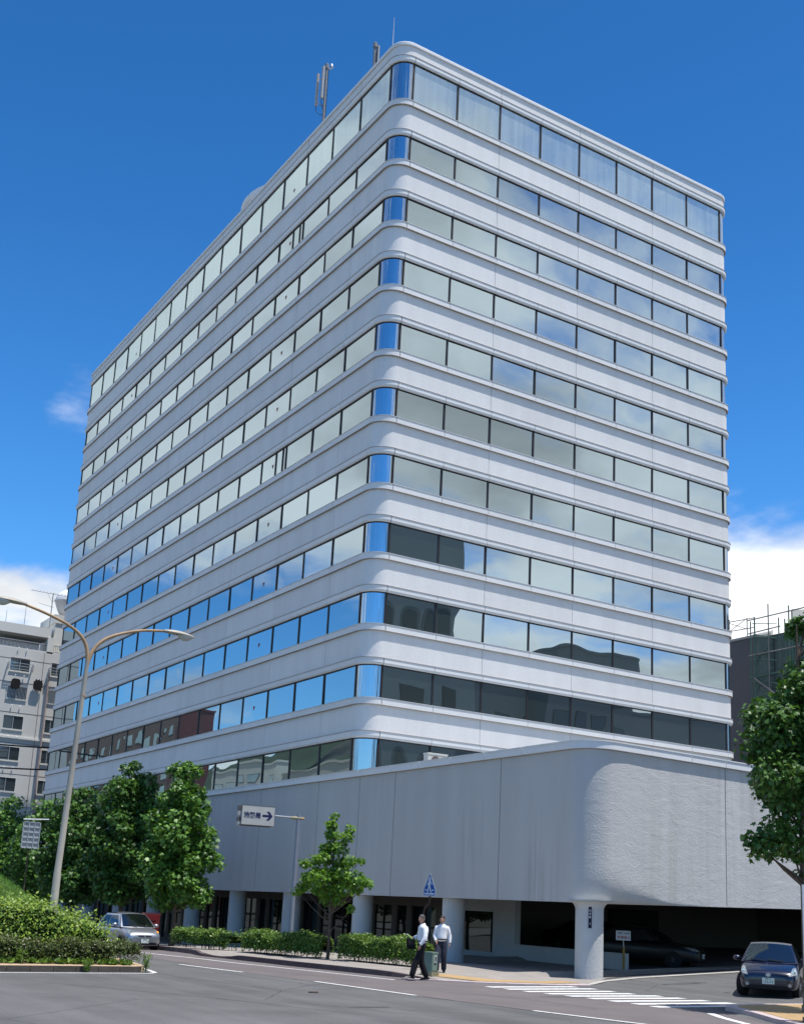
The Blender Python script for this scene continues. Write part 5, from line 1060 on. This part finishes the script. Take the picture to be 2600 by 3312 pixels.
pro = [(-2.20, .80, .80, .42), (-2.17, .98, .88, .28), (-1.9, 1.06, .96, .22), (-1.3, 1.02, 1, .2), (-.5, .97, 1, .19), (.3, .95, 1, .19), (.9, .96, 1, .19), (1.25, .955, .985, .2), (1.6, .88, .97, .2), (1.9, .79, .93, .2), (2.08, .72, .87, .2), (2.17, .64, .78, .22), (2.20, .55, .70, .3)]
S1 = dict(L=4.4, W=1.73, H=1.49, loc=(1.62, -21.2, .06), rz=math.atan2(-.62, -.785), paint=blue, hood=(0, 0), st=stations(4.4, 1.73, pro), fb=1.28, fr=.42, rb=-2.02, rr=-1.1, wb=.80, wr=.585, zb=.96, ax=(1.36, -1.34), steer=-14,
          headlight=[(.55, .60), (.78, .66), (.74, .84), (.66, .83)], mirror=(.92, 1.03), fog=(.58, .36), plate=(0.0, .46), decals=[([(-.62, .24), (.62, .24), (.55, .34), (-.55, .34)], m_black)],
          plate_text=[('11-15', .02, -.022, .105), ('長崎 502', .0, .052, .042), ('ほ', -.135, -.02, .035)])
cb, hit = car(S1, 'dark blue hatchback parked nose out at the bottom right corner')
# ring emblem on the bonnet
hp = hit(0, .635, .012); e1 = MB()
def ring(cy_, cz_, ry, rz_, w=.006): e1.tube([(hp[0] + .01, cy_ + ry * math.cos(a), cz_ + rz_ * math.sin(a)) for a in [2 * math.pi * k / 20 for k in range(21)]], w, 5, caps=False)
ring(0, .635, .065, .042); ring(0, .648, .040, .016, .005); ring(0, .635, .016, .036, .005); e1.build('emblem', m_chrome, cb, fix=False)
pro2 = [(-1.84, .80, .80, .42), (-1.82, .92, .88, .30), (-1.6, .97, .96, .24), (-1.0, .94, 1, .2), (-.3, .92, 1, .19), (.4, .91, 1, .19), (.8, .93, .99, .2), (1.1, .90, .97, .2), (1.4, .84, .95, .2), (1.62, .76, .90, .2), (1.76, .68, .82, .2), (1.83, .56, .72, .26)]
S2 = dict(L=3.7, W=1.66, H=1.48, loc=(-9.75, 3.4, hgt(-9.7, 3.4) + .01), rz=math.atan2(-.995, .04), paint=silver, hood=(0, 0), st=stations(3.7, 1.66, pro2), fb=1.02, fr=.30, rb=-1.68, rr=-1.15, wb=.76, wr=.56, zb=.93, ax=(1.16, -1.2), steer=0,
          headlight=[(.46, .70), (.66, .66), (.68, .82), (.52, .82)], mirror=(.72, 1.0), plate=(0, .40), decals=[([(-.28, .575), (-.03, .56), (-.03, .62), (-.30, .62)], m_black), ([(.03, .56), (.28, .575), (.30, .62), (.03, .62)], m_black), ([(-.55, .25), (.55, .25), (.5, .34), (-.5, .34)], m_black)],
          plate_text=[('・・17', .02, -.022, .1), ('長崎 500', .0, .052, .042)])
cs2, hit2 = car(S2, 'small silver hatchback waiting on the road behind the planted island')
hp = hit2(-.0 + .60, .74, .02)
MB().lathe([(.05, 0), (.045, .02), (.01, .035)], (0, 0, 0), 12).xf(Matrix.Translation(hp) @ Matrix.Rotation(R_(90), 4, 'Y')).build('indicator', mat('amber_indicator', (.8, .25, .03), .3, emit=((1.0, .35, .05), 3.0)), cs2)
pro3 = [(-2.38, .80, .80, .42), (-2.34, .95, .88, .30), (-2.0, 1.0, .96, .24), (-1.3, .98, 1, .2), (-.4, .95, 1, .19), (.4, .93, 1, .19), (1.0, .93, .99, .2), (1.6, .87, .97, .2), (2.0, .80, .93, .2), (2.2, .74, .86, .2), (2.34, .66, .78, .22), (2.38, .52, .70, .3)]
S3 = dict(L=4.75, W=1.80, H=1.46, loc=(5.6, -10.8, .0), rz=math.atan2(-.845, .535), paint=blackp, hood=(0, 0), st=stations(4.75, 1.80, pro3), fb=1.1, fr=.30, rb=-1.8, rr=-1.0, wb=.82, wr=.60, zb=.95, ax=(1.42, -1.4), steer=0,
          headlight=[(.42, .62), (.76, .66), (.80, .78), (.50, .77)], mirror=(.8, 1.05), plate=(0, .46), decals=[([(-.36, .56), (.36, .56), (.40, .68), (-.40, .68)], m_chrome)], plate_text=[('・3 26', .02, -.022, .1)])
S3['loc'] = (5.95, -11.0, hgt(5.9)); cs3, _h = car(S3, 'black saloon standing in the shade of the car park with its headlight showing')
S4 = dict(S3); S4['loc'] = (9.2, -4.6, hgt(9)); S4['rz'] = R_(-70); S4['plate_text'] = []; car(S4, 'second black car deep in the car park behind the low wall')

# ------------------------------------------------------------------ people
m_skin = mat('skin', (.42, .24, .17), .55, spec=.3); m_shirt = mat('white_shirt', (.74, .75, .78), .8, var=.03, vscale=9, bump=.5, bscale=7); m_trou = mat('black_trousers', (.007, .007, .010), .85, bump=.3, bscale=9); m_trou2 = mat('navy_trousers', (.020, .024, .042), .85, bump=.3, bscale=9)
m_shoe = mat('black_shoe', (.012, .011, .011), .35); m_hairg = mat('greying_hair', (.06, .058, .058), .6, var=.4, vscale=60); m_hairb = mat('black_hair', (.015, .012, .012), .5)
def skin(name, V, Ed, Rd, m, parent, sub=2, root=0):
    me = bpy.data.meshes.new(name); me.from_pydata(V, Ed, []); o = bpy.data.objects.new(name, me); COL.objects.link(o)
    md = o.modifiers.new('k', 'SKIN'); md.use_smooth_shade = True; md.branch_smoothing = .5
    for i, r in enumerate(Rd): me.skin_vertices[0].data[i].radius = r if isinstance(r, tuple) else (r, r)
    me.skin_vertices[0].data[root].use_root = True
    ms_ = o.modifiers.new('s', 'SUBSURF'); ms_.levels = ms_.render_levels = sub
    dg = bpy.context.evaluated_depsgraph_get(); em = bpy.data.meshes.new_from_object(o.evaluated_get(dg)); bpy.data.objects.remove(o); em.materials.clear(); em.materials.append(m); em.name = name; em.shade_smooth()
    return obj(name, em, parent)
def person(loc, rz, J, label, hair, trou, head_yaw=0, held=None):
    t = empty('person', loc, rz, label, 'person'); P_ = J
    V, Ed, Rd = [], [], []
    def add(p, r, par=None):
        V.append(tuple(p)); Rd.append(r)
        if par is not None: Ed.append((par, len(V) - 1))
        return len(V) - 1
    pe = add(P_['pelvis'], (.07, .08)); wa = add(P_['waist'], (.07, .09), pe); ch = add(P_['chest'], (.07, .10), wa); nk = add(P_['neck'], .056, ch); n2 = add(P_['neck2'], .05, nk)
    for s in ('l', 'r'):
        h = add(P_['hip' + s], .06, pe); k = add(P_['knee' + s], .045, h); a = add(P_['ankle' + s], .036, k)
        sh = add(P_['sh' + s], .042, ch); e = add(P_['elb' + s], .034, sh); w = add(P_['wr' + s], .027, e)
    body = skin('body', V, Ed, Rd, m_skin, t)
    hd = P_['head']; ry = Matrix.Rotation(head_yaw, 4, 'Z'); hm = Matrix.Translation(hd) @ ry
    def ell(c, rad, n=14, mm=12, fn=None):
        rows = []
        for j in range(mm + 1):
            ph_ = math.pi * (j / mm - .5); row = []
            for i in range(n):
                a = 2 * math.pi * i / n; d = Vector((math.cos(ph_) * math.cos(a), math.cos(ph_) * math.sin(a), math.sin(ph_))); q = Vector((c[0] + rad[0] * d.x, c[1] + rad[1] * d.y, c[2] + rad[2] * d.z)); row.append(fn(q, d) if fn else q)
            rows.append(row)
        return rows
    def jaw(q, d):
        if d.z < 0: k = 1 - .32 * (-d.z); q.y *= k; q.x = q.x * (1 - .12 * -d.z) + .018 * -d.z
        if abs(d.y) < .5 and d.x > .7 and -.1 < d.z < .35: q.x -= .004
        return q
    b = MB().grid(ell((0, 0, 0), (.095, .077, .118), 18, 14, jaw), True)
    b.grid(ell((.096, 0, -.018), (.020, .013, .026), 8, 6), True)                       # nose
    for s in (-1, 1): b.grid(ell((-.005, s * .078, -.008), (.018, .010, .032), 8, 6), True)     # ears
    b.grid(ell((.083, 0, -.062), (.013, .026, .007), 8, 6), True)
    # hands with fingers, part of the same body mesh
    for s in ('l', 'r'):
        w, hd_ = Vector(P_['wr' + s]), Vector(P_['hand' + s]); d = (hd_ - w).normalized(); side = Vector(P_.get('palm' + s, (0, 1, 0))); side = (side - d * side.dot(d)).normalized(); nn = d.cross(side)
        hb = MB().tube([w - d * .01, w + d * .03, w + d * .075, w + d * .095], [.024, .036, .040, .034], 10, flat=.55)
        for k, (o_, ln) in enumerate(((-.028, .066), (-.0095, .076), (.0095, .072), (.028, .056))):
            p0 = w + d * .085 + side * o_; p1 = p0 + d * ln * .5 + nn * .008; p2 = p0 + d * ln * .85 + nn * (.028 if P_.get('grip' + s) else .016); hb.tube([p0, p1, p2], [.0095, .0088, .007], 6)
        p0 = w + d * .035 - side * .030; hb.tube([p0, p0 + d * .03 - side * .018 + nn * .012, p0 + d * .058 - side * .016 + nn * .024], [.012, .0105, .008], 6)
        inv = hm.inverted(); b.add([tuple(inv @ Vector(p)) for p in hb.v], hb.f)
    b.xf(hm); me = b.mesh('head_and_hands', m_skin, True, True, 80)
    bm = bmesh.new(); bm.from_mesh(body.data); bm.from_mesh(me); bm.to_mesh(body.data); bm.free(); body.data.shade_smooth()
    for s in (-1, 1): MB().grid(ell((.086, s * .030, .012), (.007, .012, .007), 8, 6), True).xf(hm).build('eye', m_black, body, smooth=True)
    def hairf(q, d):
        if d.x > .3 and d.z < .45: q.x = min(q.x, .070); q.z = max(q.z, .045)
        if d.z < -.35: q.z = max(q.z, -.055); q *= 1; q.x = min(q.x, -.03)
        return q
    MB().grid(ell((-.008, 0, .022), (.105, .086, .112), 18, 12, hairf), True).xf(hm).build('hair', hair, t, smooth=True)
    # clothes
    V, Ed, Rd = [], [], []
    sb = MB(); n_ = 20; rows = []
    def at(z):      # centre line of the trunk
        P2 = [Vector(P_['belt']), Vector(P_['waist']), Vector(P_['chest']), Vector(P_['neck'])]; return interp(z, [p.z for p in P2], [p.x for p in P2])
    for z, rx, ry in ((.97, .08, .12), (.985, .115, .145), (1.02, .132, .162), (1.06, .142, .168), (1.14, .132, .165), (1.24, .135, .178), (1.33, .138, .192), (1.39, .130, .200), (1.425, .115, .190), (1.455, .095, .150), (1.48, .078, .105), (1.50, .066, .072), (1.512, .058, .062)):
        rows.append([(at(z) + rx * math.cos(a) * (1 + .03 * math.sin(a * 5 + z * 30)), ry * math.sin(a) * (1 + .02 * math.sin(a * 4 + z * 17)), z) for a in [2 * math.pi * k / n_ for k in range(n_)]])
    sb.grid(rows, True)
    for s in ('l', 'r'):
        a0 = Vector(P_['sh' + s]); e0 = Vector(P_['elb' + s]); w0 = e0.lerp(Vector(P_['wr' + s]), .93); a0 = Vector((a0.x, a0.y * .86, a0.z - .01)); up_ = (a0 - e0).normalized()
        sb.tube([a0 + up_ * .055, a0 + up_ * .035, a0, a0.lerp(e0, .35), a0.lerp(e0, .75), e0, e0.lerp(w0, .3), e0.lerp(w0, .7), w0], [.02, .062, .082, .076, .066, .063, .060, .052, .043], 12)
    sb.build('shirt', m_shirt, t, smooth=True, angle=75)
    V, Ed, Rd = [], [], []
    pe = add(P_['pelvis'], (.15, .175)); bl = add(Vector(P_['belt']) + Vector((0, 0, .045)), (.142, .172), pe)
    for s in ('l', 'r'):
        h = add(P_['hip' + s], .125, pe); k = add(P_['knee' + s], .098, h); a = add(Vector(P_['ankle' + s]) - Vector((0, 0, .045)), .088, k)
    skin('trousers', V, Ed, Rd, trou, t)
    MB().lathe([(1, -.018), (1.02, 0), (1, .018)], (0, 0, 0), 24).xf(Matrix.Translation(Vector(P_['belt']) + Vector((0, 0, .02))) @ Matrix.Diagonal((.143, .174, 1, 1))).build('belt', m_black, t, smooth=True)
    for s in ('l', 'r'):
        a = Vector(P_['ankle' + s]); dv = Vector(P_['toe' + s]) - a; dv.z = 0; dv.normalize(); pt = P_.get('pitch' + s, 0)
        rows = []; 
        for i in range(9):
            u = i / 8; w = (.040 + .012 * math.sin(math.pi * u)) * (1 if u < .85 else .75); hh = lerp(.085, .045, sm(.2, .8, u)) * (1 if 0 < i < 8 else .6); cxx = -.075 + .285 * u
            rows.append([(cxx, w * math.cos(q), max(0, hh * math.sin(q))) for q in [2 * math.pi * k / 12 for k in range(12)]])
        b = MB().grid(rows, True); b.f += [tuple(range(12)), tuple(8 * 12 + i for i in range(12))[::-1]]
        b.xf(Matrix.Translation((a.x, a.y, a.z - .085)) @ Matrix.Rotation(math.atan2(dv.y, dv.x), 4, 'Z') @ Matrix.Translation((-.07, 0, 0)) @ Matrix.Rotation(pt, 4, 'Y') @ Matrix.Translation((.07, 0, 0))).build('shoe', m_shoe, t, smooth=True)
    # collar
    nk = Vector(P_['neck']); b = MB(); b.grid([[(nk.x + r_ * math.cos(a), nk.y + r_ * math.sin(a), nk.z + z - .018 * math.cos(a)) for a in [R_(25 + 310 * k / 18) for k in range(19)]] for r_, z in ((.060, .045), (.078, .012), (.088, .005))]); b.build('collar', m_shirt, t, smooth=True, fix=False)
    return t
# local +x is the way the person walks
JA = dict(pelvis=(0, 0, .93), belt=(.0, 0, 1.02), waist=(.0, 0, 1.12), chest=(-.02, 0, 1.34), neck=(.01, 0, 1.475), neck2=(.03, 0, 1.53), head=Vector((.045, 0, 1.635)),
          hipl=(0, .095, .87), hipr=(.0, -.095, .87), kneel=(.20, .10, .50), anklel=(.32, .10, .12), toel=(.5, .12, 0), kneer=(-.02, -.10, .48), ankler=(-.22, -.10, .105), toer=(0, -.11, 0), pitchr=0.12, pitchl=-.10,
          shl=(-.02, .175, 1.405), shr=(-.02, -.175, 1.405), elbl=(.02, .25, 1.14), wrl=(.14, .22, .93), handl=(.17, .2, .84), elbr=(.02, -.24, 1.16), wrr=(.22, -.16, 1.10), handr=(.30, -.12, 1.12), palml=(1, 0, .3), palmr=(0, 0, 1), gripr=True)
H1 = math.atan2(.05, -1.0)
def orient(J, s): return J
pa = person((-8.0, -16.62, .03), R_(168), JA, 'grey haired man in white shirt and black trousers stepping along the kerb with a bottle', m_hairg, m_trou, head_yaw=R_(22)); pa.scale = (1.04, 1.04, 1.05)
JB = dict(JA); JB.update(kneel=(.06, .09, .49), anklel=(-.10, .09, .12), toel=(.1, .09, 0), kneer=(.20, -.10, .51), ankler=(.27, -.09, .11), toer=(.5, -.09, 0), pitchl=.15, pitchr=-.1, elbr=(-.02, -.23, 1.15), wrr=(.12, -.16, .98), handr=(.18, -.12, .91), elbl=(-.08, .24, 1.14), wrl=(-.04, .25, .93), handl=(-.02, .25, .84), gripr=False)
pbn = person((-6.05, -14.75, .10), R_(228), JB, 'younger man with dark hair in white shirt walking beside the cabinet under the podium edge', m_hairb, m_trou2, head_yaw=R_(0))
# what the first man carries
cx0 = Matrix.Translation(pa.location) @ Matrix.Diagonal((1, 1, 1.05, 1)) @ Matrix.Rotation(pa.rotation_euler.z, 4, 'Z')
hp_ = cx0 @ Vector((.36, -.11, 1.14))
bt = empty('drink_bottle', hp_, R_(168), 'small green and white drink bottle in the walking man\'s hand', 'bottle')
MB().lathe([(.03, -.10), (.033, -.06), (.033, .04), (.022, .075), (.014, .09)], (0, 0, 0), 14).xf(Matrix.Rotation(R_(50), 4, 'Y')).build('bottle_body', mat('bottle_green', (.25, .38, .10), .25), bt, smooth=True)
MB().lathe([(.0165, .088), (.0165, .115), (.012, .118)], (0, 0, 0), 12).xf(Matrix.Rotation(R_(50), 4, 'Y')).build('bottle_cap', m_swhite, bt)
jk = empty('dark_jacket', cx0 @ Vector((.27, -.15, 1.06)), R_(168), 'black jacket draped over the first man\'s forearm', 'jacket')
b = MB(); b.grid([[(.10 * math.sin(j * .9 + i * .4) * .5 + lerp(-.10, .10, j / 8), (.05 if i < 3 else -.045) + .018 * math.sin(j * 1.7), [-.26, -.12, -.01, .04, -.01, -.14, -.22][i] + .025 * math.sin(j * 1.3)) for j in range(9)] for i in range(7)]); 
jko = b.build('jacket_cloth', mat('black_wool', (.010, .010, .013), .9), jk, smooth=True, fix=False); sm_ = jko.modifiers.new('t', 'SOLIDIFY'); sm_.thickness = .025
